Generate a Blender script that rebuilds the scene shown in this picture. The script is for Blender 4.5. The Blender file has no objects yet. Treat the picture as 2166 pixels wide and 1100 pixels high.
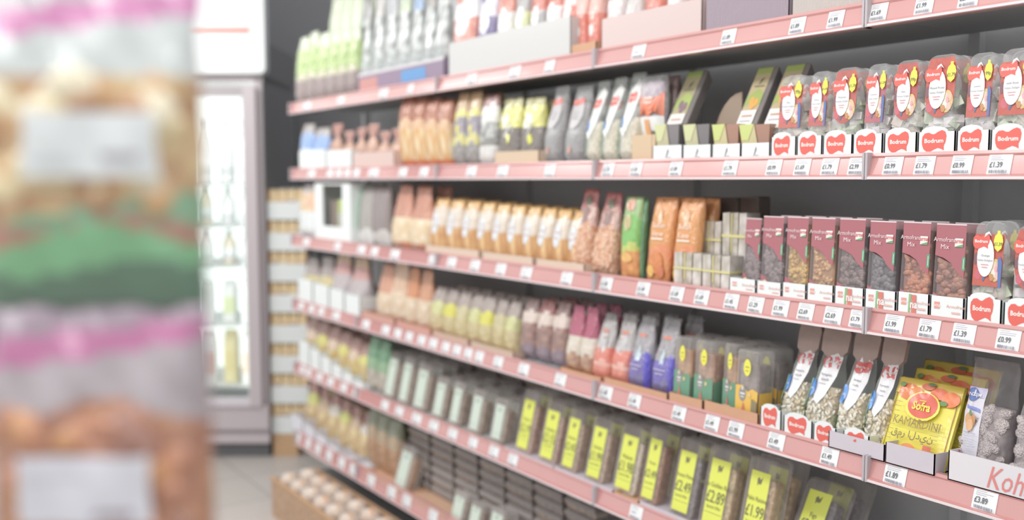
import bpy, math, random
from mathutils import Vector, Matrix
R_ = random.Random(7)
sc = bpy.context.scene
COL = sc.collection
pi, sin, cos = math.pi, math.sin, math.cos

# ---------------------------------------------------------------- camera model (2166 x 1100)
FP, H = 2000.0, 1.75
PITCH = math.atan(170/2000)
YAW = math.atan(1383/2007.2)
D = 1.95                                   # distance of the shelf fronts from the camera, metres
Fv = Vector((sin(YAW)*cos(PITCH), cos(YAW)*cos(PITCH), -sin(PITCH)))
Rv = Vector((cos(YAW), -sin(YAW), 0))
Uv = Rv.cross(Fv)
def Yat(px, x, z):                          # where along the gondola a picture column meets the line (x, ., z)
    u = (px-1083)/FP; zz = z-H
    return (u*(x*Fv.x+zz*Fv.z)-x*Rv.x)/(Rv.y-u*Fv.y)
def Hat(py, x, Y, z, lean=0):               # height of an item standing at (x,Y,z) whose top is at picture row py
    v = -(py-550)/FP; P0 = Vector((x, Y, z-H)); L = Vector((sin(lean), 0, cos(lean)))
    return (v*P0.dot(Fv)-P0.dot(Uv))/(L.dot(Uv)-v*L.dot(Fv))

# ---------------------------------------------------------------- materials
def lin(h):
    h = h.lstrip('#'); r = [int(h[i:i+2], 16)/255 for i in (0, 2, 4)]
    return tuple(c/12.92 if c <= .04045 else ((c+.055)/1.055)**2.4 for c in r)+(1,)
_m = {}
def hazed(h, k=.13):  # milky haze put into the base colour as a pale grey mix
    c = lin(h); g = lin('#d4d4d6'); return tuple(c[i]*(1-k)+g[i]*k for i in range(3))+(1,)
def M(col, rough=.5, metal=0, coat=0, noise=0, nscale=30, name=None):
    k = ('M', col, rough, metal, coat, noise, nscale)
    if k in _m: return _m[k]
    m = bpy.data.materials.new(name or 'surface_'+col.strip('#')); m.use_nodes = True
    nt = m.node_tree; b = nt.nodes['Principled BSDF']
    c = hazed(col); b.inputs['Base Color'].default_value = c
    b.inputs['Roughness'].default_value = rough; b.inputs['Metallic'].default_value = metal
    b.inputs['Coat Weight'].default_value = coat; b.inputs['Coat Roughness'].default_value = .12
    tc = nt.nodes.new('ShaderNodeTexCoord'); nz = nt.nodes.new('ShaderNodeTexNoise')
    nz.inputs['Scale'].default_value = nscale; nt.links.new(tc.outputs['Object'], nz.inputs['Vector'])
    if noise:
        mx = nt.nodes.new('ShaderNodeMix'); mx.data_type = 'RGBA'
        mx.inputs[6].default_value = tuple(x*(1-noise) for x in c[:3])+(1,)
        mx.inputs[7].default_value = tuple(min(1, x*(1+noise)) for x in c[:3])+(1,)
        nt.links.new(nz.outputs['Fac'], mx.inputs[0]); nt.links.new(mx.outputs[2], b.inputs['Base Color'])
    _m[k] = m; return m
def FOOD(c1, c2, scale=70, bump=.6, rough=.45, stretch=1, coat=.3):
    k = ('F', c1, c2, scale, bump, stretch)
    if k in _m: return _m[k]
    m = bpy.data.materials.new('food_'+c1.strip('#')); m.use_nodes = True
    nt = m.node_tree; b = nt.nodes['Principled BSDF']; b.inputs['Roughness'].default_value = rough
    b.inputs['Coat Weight'].default_value = coat; b.inputs['Coat Roughness'].default_value = .15
    tc = nt.nodes.new('ShaderNodeTexCoord'); mp = nt.nodes.new('ShaderNodeMapping'); mp.inputs['Scale'].default_value = (1, 1, stretch)
    vo = nt.nodes.new('ShaderNodeTexVoronoi'); vo.inputs['Scale'].default_value = scale
    cr = nt.nodes.new('ShaderNodeValToRGB'); cr.color_ramp.elements[0].color = lin(c2); cr.color_ramp.elements[1].color = lin(c1)
    cr.color_ramp.elements[0].position = .15; cr.color_ramp.elements[1].position = .75
    cr.color_ramp.elements[0].color, cr.color_ramp.elements[1].color = hazed(c1), hazed(c2)
    nt.links.new(tc.outputs['Object'], mp.inputs[0]); nt.links.new(mp.outputs[0], vo.inputs['Vector'])
    nt.links.new(vo.outputs['Distance'], cr.inputs[0]); nt.links.new(cr.outputs[0], b.inputs['Base Color'])
    bp = nt.nodes.new('ShaderNodeBump'); bp.inputs['Strength'].default_value = bump; bp.inputs['Distance'].default_value = .004; bp.invert = True
    nt.links.new(vo.outputs['Distance'], bp.inputs['Height']); nt.links.new(bp.outputs[0], b.inputs['Normal'])
    _m[k] = m; return m
def FILM(tint='#f4f6f6', fac=.25, rough=.12):
    k = ('T', tint, fac, rough)
    if k in _m: return _m[k]
    m = bpy.data.materials.new('clear_film_'+tint.strip('#')); m.use_nodes = True
    nt = m.node_tree; b = nt.nodes['Principled BSDF']; b.inputs['Base Color'].default_value = lin(tint); b.inputs['Roughness'].default_value = rough
    tr = nt.nodes.new('ShaderNodeBsdfTransparent'); mx = nt.nodes.new('ShaderNodeMixShader')
    lw = nt.nodes.new('ShaderNodeLayerWeight'); lw.inputs[0].default_value = .35
    ma = nt.nodes.new('ShaderNodeMath'); ma.operation = 'MULTIPLY_ADD'; ma.inputs[1].default_value = .55; ma.inputs[2].default_value = fac; ma.use_clamp = True
    nt.links.new(lw.outputs['Facing'], ma.inputs[0]); nt.links.new(ma.outputs[0], mx.inputs[0])
    nt.links.new(tr.outputs[0], mx.inputs[1]); nt.links.new(b.outputs[0], mx.inputs[2])
    nt.links.new(mx.outputs[0], nt.nodes['Material Output'].inputs[0])
    _m[k] = m; return m
def crinkle(nt, b, st):
    tc = nt.nodes.new('ShaderNodeTexCoord'); mp = nt.nodes.new('ShaderNodeMapping'); mp.inputs['Scale'].default_value = (1, 1, .55)
    nz = nt.nodes.new('ShaderNodeTexNoise'); nz.inputs['Scale'].default_value = 42; nz.inputs['Detail'].default_value = 3; nz.inputs['Distortion'].default_value = 1.2
    bp = nt.nodes.new('ShaderNodeBump'); bp.inputs['Strength'].default_value = st; bp.inputs['Distance'].default_value = .012
    nt.links.new(tc.outputs['Object'], mp.inputs[0]); nt.links.new(mp.outputs[0], nz.inputs['Vector']); nt.links.new(nz.outputs['Fac'], bp.inputs['Height'])
    nt.links.new(bp.outputs[0], b.inputs['Normal']); nt.links.new(bp.outputs[0], b.inputs['Coat Normal'])
def EMIT(col, s):
    k = ('E', col, s)
    if k in _m: return _m[k]
    m = bpy.data.materials.new('glow_'+col.strip('#')); m.use_nodes = True
    b = m.node_tree.nodes['Principled BSDF']; b.inputs['Base Color'].default_value = lin(col)
    b.inputs['Emission Color'].default_value = lin(col); b.inputs['Emission Strength'].default_value = s
    _m[k] = m; return m

WHITE = M('#eef3f2', .45); PAPER = M('#f1f4f4', .6); RED = M('#e8513c', .4, coat=.3); INK = M('#4a4a50', .6); GREYINK = M('#b9b4be', .6)
KRAFT = M('#cf9f78', .75, noise=.08); KRAFTE = M('#dfb892', .8); LILAC = M('#cfc6cf', .6, noise=.04); YEL = M('#f2ee3c', .4, coat=.2)
BLACKP = M('#9a9a9a', .6); SHELFK = M('#b0b0b0', .6); STRIP = M('#d08882', .3, coat=1, noise=.06, nscale=9); STRIP.node_tree.nodes['Principled BSDF'].inputs['Coat IOR'].default_value = 2.1  # black plinth and shelf boards painted pale grey, standing in for haze
CLEAR = FILM('#f3f6f6', .1); crinkle(CLEAR.node_tree, CLEAR.node_tree.nodes['Principled BSDF'], .6); CLEAR2 = FILM('#e8eaec', .4); CLEARL = FILM('#f4f6f6', .13)
FOIL = M('#e9ecec', .2, coat=.6)

# ---------------------------------------------------------------- mesh builder
class MB:
    def __init__(s): s.v = []; s.f = []; s.mi = []; s.sm = []; s.mats = []
    def mat(s, m):
        if m not in s.mats: s.mats.append(m)
        return s.mats.index(m)
    def add(s, vs, fs, m, smooth=False, M4=None):
        n = len(s.v)
        if M4 is not None: vs = [M4 @ Vector(p) for p in vs]
        s.v.extend(tuple(p) for p in vs)
        ms = m if isinstance(m, list) else None
        for i, f in enumerate(fs):
            s.f.append(tuple(n+k for k in f)); s.mi.append(s.mat(ms[i] if ms else m)); s.sm.append(smooth)
        return s
    def box(s, x0, x1, y0, y1, z0, z1, m, M4=None):
        vs = [(x, y, z) for z in (z0, z1) for y in (y0, y1) for x in (x0, x1)]
        fs = [(0, 2, 3, 1), (4, 5, 7, 6), (0, 1, 5, 4), (2, 6, 7, 3), (0, 4, 6, 2), (1, 3, 7, 5)]
        return s.add(vs, fs, m, M4=M4)
    def rings(s, rings, m, caps=(True, True), smooth=False, M4=None):
        n = len(rings[0]); vs = [p for r in rings for p in r]; fs = []
        for k in range(len(rings)-1):
            for i in range(n):
                j = (i+1) % n; fs.append((k*n+i, k*n+j, (k+1)*n+j, (k+1)*n+i))
        if caps[0]: fs.append(tuple(range(n))[::-1])
        if caps[1]: fs.append(tuple((len(rings)-1)*n+i for i in range(n)))
        return s.add(vs, fs, m, smooth, M4)
    def cyl(s, c, r0, h, m, r1=None, n=16, axis='z', smooth=True):
        r1 = r0 if r1 is None else r1
        def P(a, r, t):
            p = (r*cos(a), r*sin(a), t)
            if axis == 'y': p = (p[0], p[2], p[1])
            if axis == 'x': p = (p[2], p[0], p[1])
            return tuple(p[i]+c[i] for i in range(3))
        return s.rings([[P(2*pi*i/n, r0, 0) for i in range(n)], [P(2*pi*i/n, r1, h) for i in range(n)]], m, smooth=smooth)
    def lathe(s, prof, m, n=18, c=(0, 0, 0)):
        return s.rings([[(c[0]+r*cos(2*pi*i/n), c[1]+r*sin(2*pi*i/n), c[2]+z) for i in range(n)] for r, z in prof], m, smooth=True)
    def prism(s, pts, y0, y1, m):                       # outline in xz pushed along y
        return s.rings([[(x, y0, z) for x, z in pts], [(x, y1, z) for x, z in pts]], m)
    def blob(s, c, r, m, rot=None, seg=2):
        vs, fs = ICO[seg-1]; rt = rot or Matrix.Identity(3)
        s.add([Vector(c)+rt @ Vector((p[0]*r[0], p[1]*r[1], p[2]*r[2])) for p in vs], fs, m, True); return s
    def build(s, name, parent=None):
        me = bpy.data.meshes.new(name); me.from_pydata(s.v, [], s.f)
        for m in s.mats: me.materials.append(m)
        me.polygons.foreach_set('material_index', s.mi); me.polygons.foreach_set('use_smooth', s.sm)
        me.update(); o = bpy.data.objects.new(name, me); COL.objects.link(o)
        if parent is not None: o.parent = parent
        return o
def _ico():
    t = (1+5**.5)/2
    v = [Vector(p).normalized() for p in [(-1, t, 0), (1, t, 0), (-1, -t, 0), (1, -t, 0), (0, -1, t), (0, 1, t), (0, -1, -t), (0, 1, -t), (t, 0, -1), (t, 0, 1), (-t, 0, -1), (-t, 0, 1)]]
    f = [(0, 11, 5), (0, 5, 1), (0, 1, 7), (0, 7, 10), (0, 10, 11), (1, 5, 9), (5, 11, 4), (11, 10, 2), (10, 7, 6), (7, 1, 8), (3, 9, 4), (3, 4, 2), (3, 2, 6), (3, 6, 8), (3, 8, 9), (4, 9, 5), (2, 4, 11), (6, 2, 10), (8, 6, 7), (9, 8, 1)]
    out = [(v, f)]; v2 = list(v); f2 = []; c = {}
    def mid(a, b):
        k = (min(a, b), max(a, b))
        if k not in c: v2.append(((v2[a]+v2[b])/2).normalized()); c[k] = len(v2)-1
        return c[k]
    for a, b, d in f:
        x, y, z = mid(a, b), mid(b, d), mid(d, a); f2 += [(a, x, z), (b, y, x), (d, z, y), (x, y, z)]
    out.append((v2, f2)); return out
ICO = _ico()
def rrot(): return Matrix.Rotation(R_.uniform(0, 6.28), 3, 'Z') @ Matrix.Rotation(R_.uniform(0, 6.28), 3, 'X')
_tx = {}
def text_geo(t, bold=0.0):
    k = (t, bold)
    if k in _tx: return _tx[k]
    cu = bpy.data.curves.new('tmp', 'FONT'); cu.shear = .35 if t == 'Kohari' else 0; cu.body = t; cu.size = 1; cu.align_x = 'CENTER'; cu.align_y = 'CENTER'; cu.offset = bold; cu.resolution_u = 2
    o = bpy.data.objects.new('tmp', cu); COL.objects.link(o)
    bpy.context.view_layer.update()
    me = bpy.data.meshes.new_from_object(o.evaluated_get(bpy.context.evaluated_depsgraph_get()))
    g = ([(p.co.x, p.co.y) for p in me.vertices], [tuple(p.vertices) for p in me.polygons])
    bpy.data.objects.remove(o); bpy.data.meshes.remove(me); bpy.data.curves.remove(cu)
    _tx[k] = g; return g

LOGO = [(0, .5), (.02, .72), (.12, .87), (.28, .9), (.42, .82), (.52, .82), (.66, .93), (.82, 1.0), (.95, .92), (1, .72), (.97, .45), (.9, .26), (.91, .04), (.8, .12), (.66, .17), (.52, .1), (.36, .01), (.2, .01), (.08, .12), (.02, .3)]
# decoration ops, u across (-1..1) and v up (0..1) on a front of size w x h; fr(x,z) gives the surface's y there
def deco(mb, ops, w, h, fr=lambda x, z: 0, e0=.0006, seg=1):
    def put(pts, faces, m, e): mb.add([(x, fr(x, z)-e, z) for x, z in pts], faces, m, seg > 1)
    for i, op in enumerate(ops):
        e = e0+(.0003 if seg == 1 else   .0008)*i; k = op[0]
        if k == 'rect':
            _, u0, v0, u1, v1, m = op; n = seg
            pts = [((u0+(u1-u0)*a/n)*w/2, (v0+(v1-v0)*b/n)*h) for b in range(n+1) for a in range(n+1)]
            put(pts, [(b*(n+1)+a, b*(n+1)+a+1, (b+1)*(n+1)+a+1, (b+1)*(n+1)+a) for a in range(n) for b in range(n)], m, e)
        elif k in ('ell', 'poly', 'logo'):
            if k == 'ell':
                _, u, v, ru, rv, m = op; o = [((u+ru*cos(a*pi/12))*w/2, (v+rv*sin(a*pi/12))*h) for a in range(24)]
            elif k == 'poly':
                _, P, m = op; o = [(a*w/2, b*h) for a, b in P]
            else:
                _, u, v, su, sv, m = op; o = [((u+(a-.5)*su*2)*w/2, (v+(b-.5)*sv)*h) for a, b in LOGO]
            cx = sum(p[0] for p in o)/len(o); cz = sum(p[1] for p in o)/len(o); n = len(o)
            R = [1/3, 2/3, 1] if seg > 1 else [1]
            pts = [(cx, cz)]+[(cx+(x-cx)*r, cz+(z-cz)*r) for r in R for x, z in o]
            a2 = sum(o[i-1][0]*o[i][1]-o[i][0]*o[i-1][1] for i in range(n))
            F = [(0, 1+i, 1+(i+1) % n) for i in range(n)]
            for q in range(len(R)-1): F += [(1+q*n+i, 1+(q+1)*n+i, 1+(q+1)*n+(i+1) % n, 1+q*n+(i+1) % n) for i in range(n)]
            if a2 < 0: F = [f[::-1] for f in F]
            put(pts, F, m, e)
            if k == 'logo':
                g, f = text_geo('Bodrum', .03); s = su*w*.24
                put([(u*w/2+x*s, (v)*h+y*s*(sv*h)/(su*w)*1.15) for x, y in g], f, M('#fbf3ee', .5), e+.0005)
        elif k == 'text':
            _, u, v, size, t, m = op[:6]; g, f = text_geo(t, op[6] if len(op) > 6 else 0); ay = op[7] if len(op) > 7 else 1
            put([(u*w/2+x*size*w, v*h+y*size*w*ay) for x, y in g], f, m, e+(.0014 if seg > 1 else .0003))

# ---------------------------------------------------------------- things
def thing(name, label, cat, group=None):
    o = bpy.data.objects.new(name, None); o.empty_display_size = .05; COL.objects.link(o)
    tag(o, label, cat, group); return o
def tag(o, label, cat, group=None, kind=None):
    o['label'] = label; o['category'] = cat
    if group: o['group'] = group
    if kind: o['kind'] = kind
    return o
def struct(o): o['kind'] = 'structure'; return o
def dup(root):
    r = root.copy(); COL.objects.link(r)
    for ch in list(root.children):
        c = ch.copy(); COL.objects.link(c); c.parent = r
        for g in list(ch.children):
            d = g.copy(); COL.objects.link(d); d.parent = c
    return r
ORD = ['first', 'second', 'third', 'fourth', 'fifth', 'sixth', 'seventh', 'eighth', 'ninth', 'tenth', 'eleventh', 'twelfth', 'thirteenth', 'fourteenth', 'fifteenth', 'sixteenth', 'seventeenth']

# ---------------------------------------------------------------- levels
SL = [-.149, 0, .1537, .303, .452, .623]
ZB = [H-s*D/cos(YAW) for s in SL]                    # underside lip of each ticket strip
ZT = [z+.054 for z in ZB]                            # shelf board tops
SHN = ['top', 'second', 'third', 'fourth', 'fifth', 'sixth']

def setat(o, lv, x0, x1, off, lean=0, twist=0, z=None):
    z = ZT[lv] if z is None else z
    ya, yb = Yat(x0, D+off, z), Yat(x1, D+off, z)
    o.location = (D+off, (ya+yb)/2, z+.0008); o.rotation_euler = (-lean, 0, -pi/2+twist)
    return o
def dims(lv, x0, x1, yt, off, lean=0, z=None):
    z = ZT[lv] if z is None else z
    ya, yb = Yat(x0, D+off, z), Yat(x1, D+off, z)
    return ya-yb, Hat(yt, D+off, (ya+yb)/2, z, lean)

def row(lv, xs, fn, desc, cat, group, off=.03, lean=0, back=0, backd=.1, gap=.96, z=None, names=None, twist=.0):
    out = []
    for i, t in enumerate(xs):
        w, h = dims(lv, t[0], t[1], t[2], off, lean, z)
        o = fn(w*gap, h, i)
        dd = desc[i] if isinstance(desc, list) else desc
        lb = dd if isinstance(desc, list) else (f"{dd}, {ORD[i]} from the left on the {SHN[lv]} shelf" if len(xs) > 1 else f"{dd} on the {SHN[lv]} shelf")
        tag(o, lb, cat, group if len(xs) > 1 else None)
        setat(o, lv, t[0], t[1], off, lean, R_.uniform(-twist, twist), z)
        out.append(o)
        for b in range(back):
            c = dup(o); c.location.x += backd*(b+1); c.location.y += R_.uniform(-.003, .003)
            if isinstance(desc, list) or len(xs) == 1: lb = f"{['partly hidden one', 'rearmost one'][b]} behind the {dd}"
            else: lb = f"{dd}, {['behind', 'second behind'][b]} the {ORD[i]} front one, {SHN[lv]} shelf"
            if len(lb.split()) > 16: lb = ' '.join(lb.split()[:16]).rstrip(',')
            tag(c, lb, cat, group)
    return out

# ---------------------------------------------------------------- product shapes
def Wprof(style, v):
    if style == 'tied':
        return 1-.62*math.exp(-((v-.72)/.1)**2)-(.12 if v > .8 else 0)
    if style == 'gusset': return 1-.28*max(0, v-.45)/.55
    if style == 'flat': return 1
    return 1-.1*v*v
def Tprof(style, v):
    base = min(1, .45+v*5)
    if style == 'tied': return base*max(.06, (1-(v/.72)**3) if v < .72 else .12)
    if style == 'gusset': return base*max(.05, 1-max(0, v-.35)/.62)
    if style == 'flat': return max(.06, sin(pi*min(1, max(0, v*.96+.02)))**.5)
    return base*max(.05, (1-v**3.2))
def bag(w, h, d, style='stand', zone=None, ops=None, seed=0, name='snack_bag', clear=None, body='pouch', nu=12, nv=18, wr=.0018, film_m=None):
    root = thing(name, '', 'bag'); rr = random.Random(seed); p1, p2, p3 = [rr.uniform(0, 6.28) for _ in range(3)]
    def front(x, z, k=1.0):
        v = max(0, min(1, z/h)); W = max(.01, w*Wprof(style, v)/2); u = max(-1, min(1, x/W))
        t = d*Tprof(style, v)*max(0, 1-abs(u)**4)**.5
        return d/2-t/2*k+wr*sin(37*x/w*.6+p1+9*v)*sin(p2+21*v+3*u)*(.4+v)
    def shell(k, m, zf, vmax=1.0, inset=0.0):
        mb = MB(); vs = []; fs = []; ms = []
        for j in range(nv+1):
            v = vmax*j/nv; W = (w*Wprof(style, v)/2)*(1-inset)
            for s in range(2*nu):
                if s <= nu: u = -1+2*s/nu; f = True
                else: u = 1-2*(s-nu)/nu; f = False
                x = u*W; y = front(x/(1-inset) if inset else x, v*h, k); y = y if f else d-y
                vs.append((x, min(max(y, 0), d*1.0) if k < 1 else y, v*h))
        n = 2*nu
        for j in range(nv):
            for s in range(n):
                q = (s+1) % n; fs.append((j*n+s, j*n+q, (j+1)*n+q, (j+1)*n+s))
                u = -1+2*(s+.5)/nu if s < nu else 1-2*(s-nu+.5)/nu
                ms.append(zf(u, vmax*(j+.5)/nv) if zf else m)
        fs.append(tuple(range(n))[::-1]); ms.append(ms[0]); fs.append(tuple(nv*n+i for i in range(n))); ms.append(ms[-2])
        mb.add(vs, fs, ms, True); return mb
    if clear:                                            # clear = (contents material, fill height)
        shell(1.0, film_m or CLEAR, None).build('film_bag', root)
        shell(.82, clear[0], None, clear[1], .04).build('contents', root)
    else:
        shell(1.0, None, zone).build(body, root)
    if ops:
        mb = MB(); deco(mb, ops, w, h, front, .0012, 6); mb.build('label', root)
    root['_front'] = 0
    del root['_front']
    return root, front
def zones(*zz):                                          # zz: (top of the zone, material) from the base up
    def f(u, v):
        for t, m in zz:
            if v <= t+.02*sin(u*4): return m
        return zz[-1][1]
    return f
def rrect(w, h, r, n=4, z0=0, top_r=None):
    pts = []
    tr = top_r if top_r is not None else r
    for cx, cz, a0, q in ((w/2-r, z0+r, -pi/2, r), (w/2-tr, z0+h-tr, 0, tr), (-w/2+tr, z0+h-tr, pi/2, tr), (-w/2+r, z0+r, pi, r)):
        for i in range(n+1):
            a = a0+pi/2*i/n; pts.append((cx+q*cos(a), cz+q*sin(a)))
    return pts
def carton(w, hf, dep, m, ops=None, bump=0, name='display_carton', hb=None, edge=None, sidecut=True):
    root = thing(name, '', 'carton'); mb = MB(); t = .0025; hb = hb or hf
    if bump:
        pts = [(-w/2, 0), (w/2, 0), (w/2, hf)]+[(bump[0]*w/2+bump[1]*w*cos(a*pi/8), hf+bump[2]*sin(a*pi/8)) for a in range(9)]+[(-w/2, hf)]
    else: pts = [(-w/2, 0), (w/2, 0), (w/2, hf), (-w/2, hf)]
    mb.prism(pts, 0, t, m)
    mb.box(-w/2, w/2, 0, dep, 0, t, m)
    for s in (-1, 1):
        x0, x1 = (w/2-t, w/2) if s > 0 else (-w/2, -w/2+t)
        mb.rings([[(x, 0, 0), (x, dep, 0), (x, dep, hb), (x, dep*.6, hb*.9), (x, 0, hf)] for x in (x0, x1)], m)
    mb.box(-w/2, w/2, dep-t, dep, 0, hb, m)
    mb.build('tray', root)
    if ops:
        mb = MB(); deco(mb, ops, w, hf); mb.build('printed_front', root)
    return root

# gondola ----------------------------------------------------------------
YN, YF = .30, Yat(618, D, ZB[2])
g = thing('gondola', 'long dark grey supermarket shelving run with uprights and back panels', 'shelving')
b = MB(); b.box(D+.47, D+.49, YN, YF, 0, 2.9, M('#cfcfcf', .7, noise=.03)); b.build('back_panel', g)  # black panel lightened so haze over the deep shade is in its colour
b = MB(); b.box(D+.03, D+.47, YN, YF, 0, .1, BLACKP); b.build('base_plinth', g)
seamsU = [YN, Yat(1830, D, ZB[1]), Yat(1254, D, ZB[1]), Yat(924, D, ZB[1]), YF]
for yy in seamsU:
    b = MB(); b.box(D+.44, D+.47, yy-.015, yy+.015, 0, 2.9, M('#c4c4c4', .6)); b.build('upright', g)  # lightened like the back panel, haze put into the grey
g.location = (0, 0, 0)
# ticket data: (pixel x0, x1, price or None)
TK = [
 [(640, 655, 0), (712, 726, 0), (800, 818, 0), (860, 872, 0), (985, 1005, 0), (1075, 1098, 0), (1150, 1170, 0), (1335, 1362, 0), (1524, 1553, '£1.89'), (1668, 1700, '£1.89'), (1748, 1782, '£1.99'), (1838, 1874, '£1.69'), (1933, 1972, '£1.99'), (2025, 2068, '£2.99'), (2138, 2180, '£1.79')],
 [(650, 664, 0), (690, 702, 0), (708, 720, 0), (726, 738, 0), (745, 758, 0), (778, 798, 0), (842, 858, 0), (886, 903, 0), (985, 1005, 0), (1050, 1072, 0), (1150, 1172, 0), (1272, 1296, '£1.79'), (1331, 1355, '£1.69'), (1414, 1440, '£1.89'), (1527, 1557, '£1.79'), (1619, 1650, '£0.99'), (1678, 1711, '£1.69'), (1735, 1770, '£1.79'), (1792, 1827, '£2.99'), (1866, 1906, '£0.99'), (1932, 1974, '£1.79'), (2010, 2054, '£0.99'), (2087, 2137, '£1.39')],
 [(640, 652, 0), (706, 718, 0), (755, 770, 0), (783, 797, 0), (824, 842, 0), (905, 924, 0), (944, 962, 0), (993, 1012, 0), (1047, 1067, 0), (1100, 1122, 0), (1185, 1208, 0), (1268, 1292, '£1.89'), (1345, 1371, '£1.49'), (1415, 1443, '£1.69'), (1467, 1496, '£1.69'), (1530, 1559, '£1.45'), (1580, 1612, '£1.29'), (1632, 1665, '£1.99'), (1685, 1718, '£2.69'), (1741, 1778, '£2.69'), (1795, 1828, '£1.79'), (1868, 1908, '£1.99'), (1940, 1985, '£1.79'), (2012, 2060, '£1.39'), (2105, 2155, '£0.99')],
 [(630, 640, 0), (652, 662, 0), (672, 683, 0), (702, 716, 0), (765, 779, 0), (806, 821, 0), (832, 846, 0), (856, 870, 0), (882, 897, 0), (906, 922, 0), (933, 948, 0), (956, 972, 0), (980, 996, 0), (1003, 1020, 0), (1042, 1061, 0), (1095, 1116, 0), (1172, 1194, 0), (1265, 1292, '£1.49'), (1327, 1352, '£1.49'), (1420, 1447, '£1.49'), (1489, 1518, '£1.49'), (1538, 1570, '£1.99'), (1622, 1656, '£1.49'), (1734, 1770, '£1.49'), (1868, 1914, '£1.89'), (2055, 2106, '£3.89')],
 [(633, 642, 0), (646, 655, 0), (668, 679, 0), (691, 703, 0), (719, 731, 0), (745, 757, 0), (805, 819, 0), (835, 850, 0), (870, 888, 0), (906, 924, 0), (946, 964, 0), (990, 1007, 0), (1033, 1052, 0), (1073, 1092, 0), (1330, 1356, 0)],
 [(624, 633, 0), (645, 655, 0), (665, 676, 0), (688, 700, 0), (714, 727, 0), (738, 750, 0), (776, 790, 0), (818, 834, 0), (850, 866, 0), (905, 922, 0)]]
BAYN = ['nearest bay', 'second bay from the camera', 'third bay from the camera', 'farthest bay']
for lv in range(6):
    z = ZB[lv]; zt = ZT[lv]
    far = 924 if lv < 3 else 755
    sm = [YN, Yat(1832, D, z), Yat(1258, D, z), Yat(far, D, z), YF]
    for k in range(4):
        y0, y1 = sm[k]+.001, sm[k+1]-.001; L = y1-y0; yc = (y0+y1)/2
        s = thing('shelf', f"dark shelf with red ticket strip, {SHN[lv]} level, {BAYN[k]}", 'shelf', 'gondola shelves')
        s.location = (D, yc, z); s.rotation_euler = (0, 0, -pi/2)
        hh = .062 if lv < 5 else .078
        b = MB(); b.box(-L/2, L/2, .0245, .438, zt-z-.03, zt-z, SHELFK); b.build('shelf_board', s)
        # tilted extruded strip: lip, face, top bead
        b = MB(); prof = [(.0, .0), (-.006, .004), (-.006, .009), (.001, .012), (.012, hh-.012), (.008, hh-.007), (.010, hh), (.024, hh), (.024, .0)]
        b.rings([[(-L/2, y, q) for y, q in prof], [(L/2, y, q) for y, q in prof]], [STRIP]*0 or STRIP)
        st = b.build('ticket_strip', s)
        b = MB(); b.rings([[(-L/2, y, q) for y, q in [(-.0075, .001), (-.0075, .006), (.0, .0095), (.0, .001)]], [(L/2, y, q) for y, q in [(-.0075, .001), (-.0075, .006), (.0, .0095), (.0, .001)]]], M('#efe0e2', .2, coat=.8)); b.build('clear_lip', s)
        for e in (-1, 1):
            b = MB(); b.box(e*L/2-(.006 if e > 0 else 0), e*L/2+(0 if e > 0 else .006), -.008, .02, 0, hh+.001, M('#b9b0b4', .4)); b.build('end_cap', s)
        for x0, x1, pr in TK[lv]:
            ya, yb = Yat(x0, D, z+.03), Yat(x1, D, z+.03)
            if not (y0 <= (ya+yb)/2 < y1): continue
            w = ya-yb; b = MB(); hz = hh-.021
            # card lies on the tilted face from (.001,.012) to (.012,hh-.012)
            def fr(x, q): return .0+.011*q/(hh-.024)
            b.add([(x, fr(0, q)-.0012, q) for x, q in ((-w/2, 0), (w/2, 0), (w/2, hz), (-w/2, hz))]+[(x, fr(0, q)+.0002, q) for x, q in ((-w/2, 0), (w/2, 0), (w/2, hz), (-w/2, hz))],
                  [(0, 1, 2, 3), (7, 6, 5, 4), (0, 4, 5, 1), (1, 5, 6, 2), (2, 6, 7, 3), (3, 7, 4, 0)], PAPER)
            rr = random.Random(int(x0)); ops = []
            for q in range(3): ops.append(('rect', -.8, .9-.09*q, -.8+1.5*rr.uniform(.5, 1), .93-.09*q, GREYINK))
            if pr: ops.append(('text', -.28, .47, .25, pr, INK, .02, 1.3))
            else: ops.append(('rect', -.7, .42, 0, .54, GREYINK))
            u = -.8
            while u < .75:
                a = rr.uniform(.03, .11); ops.append(('rect', u, .06, u+a, .22, M('#7d7a88', .6))); u += a+rr.uniform(.03, .08)
            deco(b, ops, w, hz, lambda x, q: fr(x, q)-.0012, .0004)
            # all print sits a hair above the card: same offset for every mark
            t = b.build('price_ticket', s); t.location = (yc-(ya+yb)/2, 0, .0115)

# ================================================================ products
def simple(zone_args, d, style='stand', ops=None, name='snack_bag', wr=.002, **kw):
    def f(w, h, i):
        za = zone_args(i) if callable(zone_args) else zone_args
        o, _ = bag(w, h, d, style, zones(*za), ops(i) if callable(ops) else ops, i*7+3, name, wr=wr, **kw); return o
    return f
def clearbag(content, fill, d, style='stand', ops=None, name='clear_bag', film=None):
    def f(w, h, i):
        c = content(i) if callable(content) else content
        o, _ = bag(w, h, d, style, None, ops(i) if callable(ops) else ops, i*5+1, name, clear=(c, fill), film_m=film); return o
    return f
def SH(c, r=.2):                                        # crinkled glossy wrapper
    k = ('S', c, r)
    if k in _m: return _m[k]
    m = M(c, r, coat=.71, noise=.1, nscale=35, name='wrapper_'+c.strip('#')); nt = m.node_tree; b = nt.nodes['Principled BSDF']; crinkle(nt, b, .55)
    _m[k] = m; return m

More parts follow.
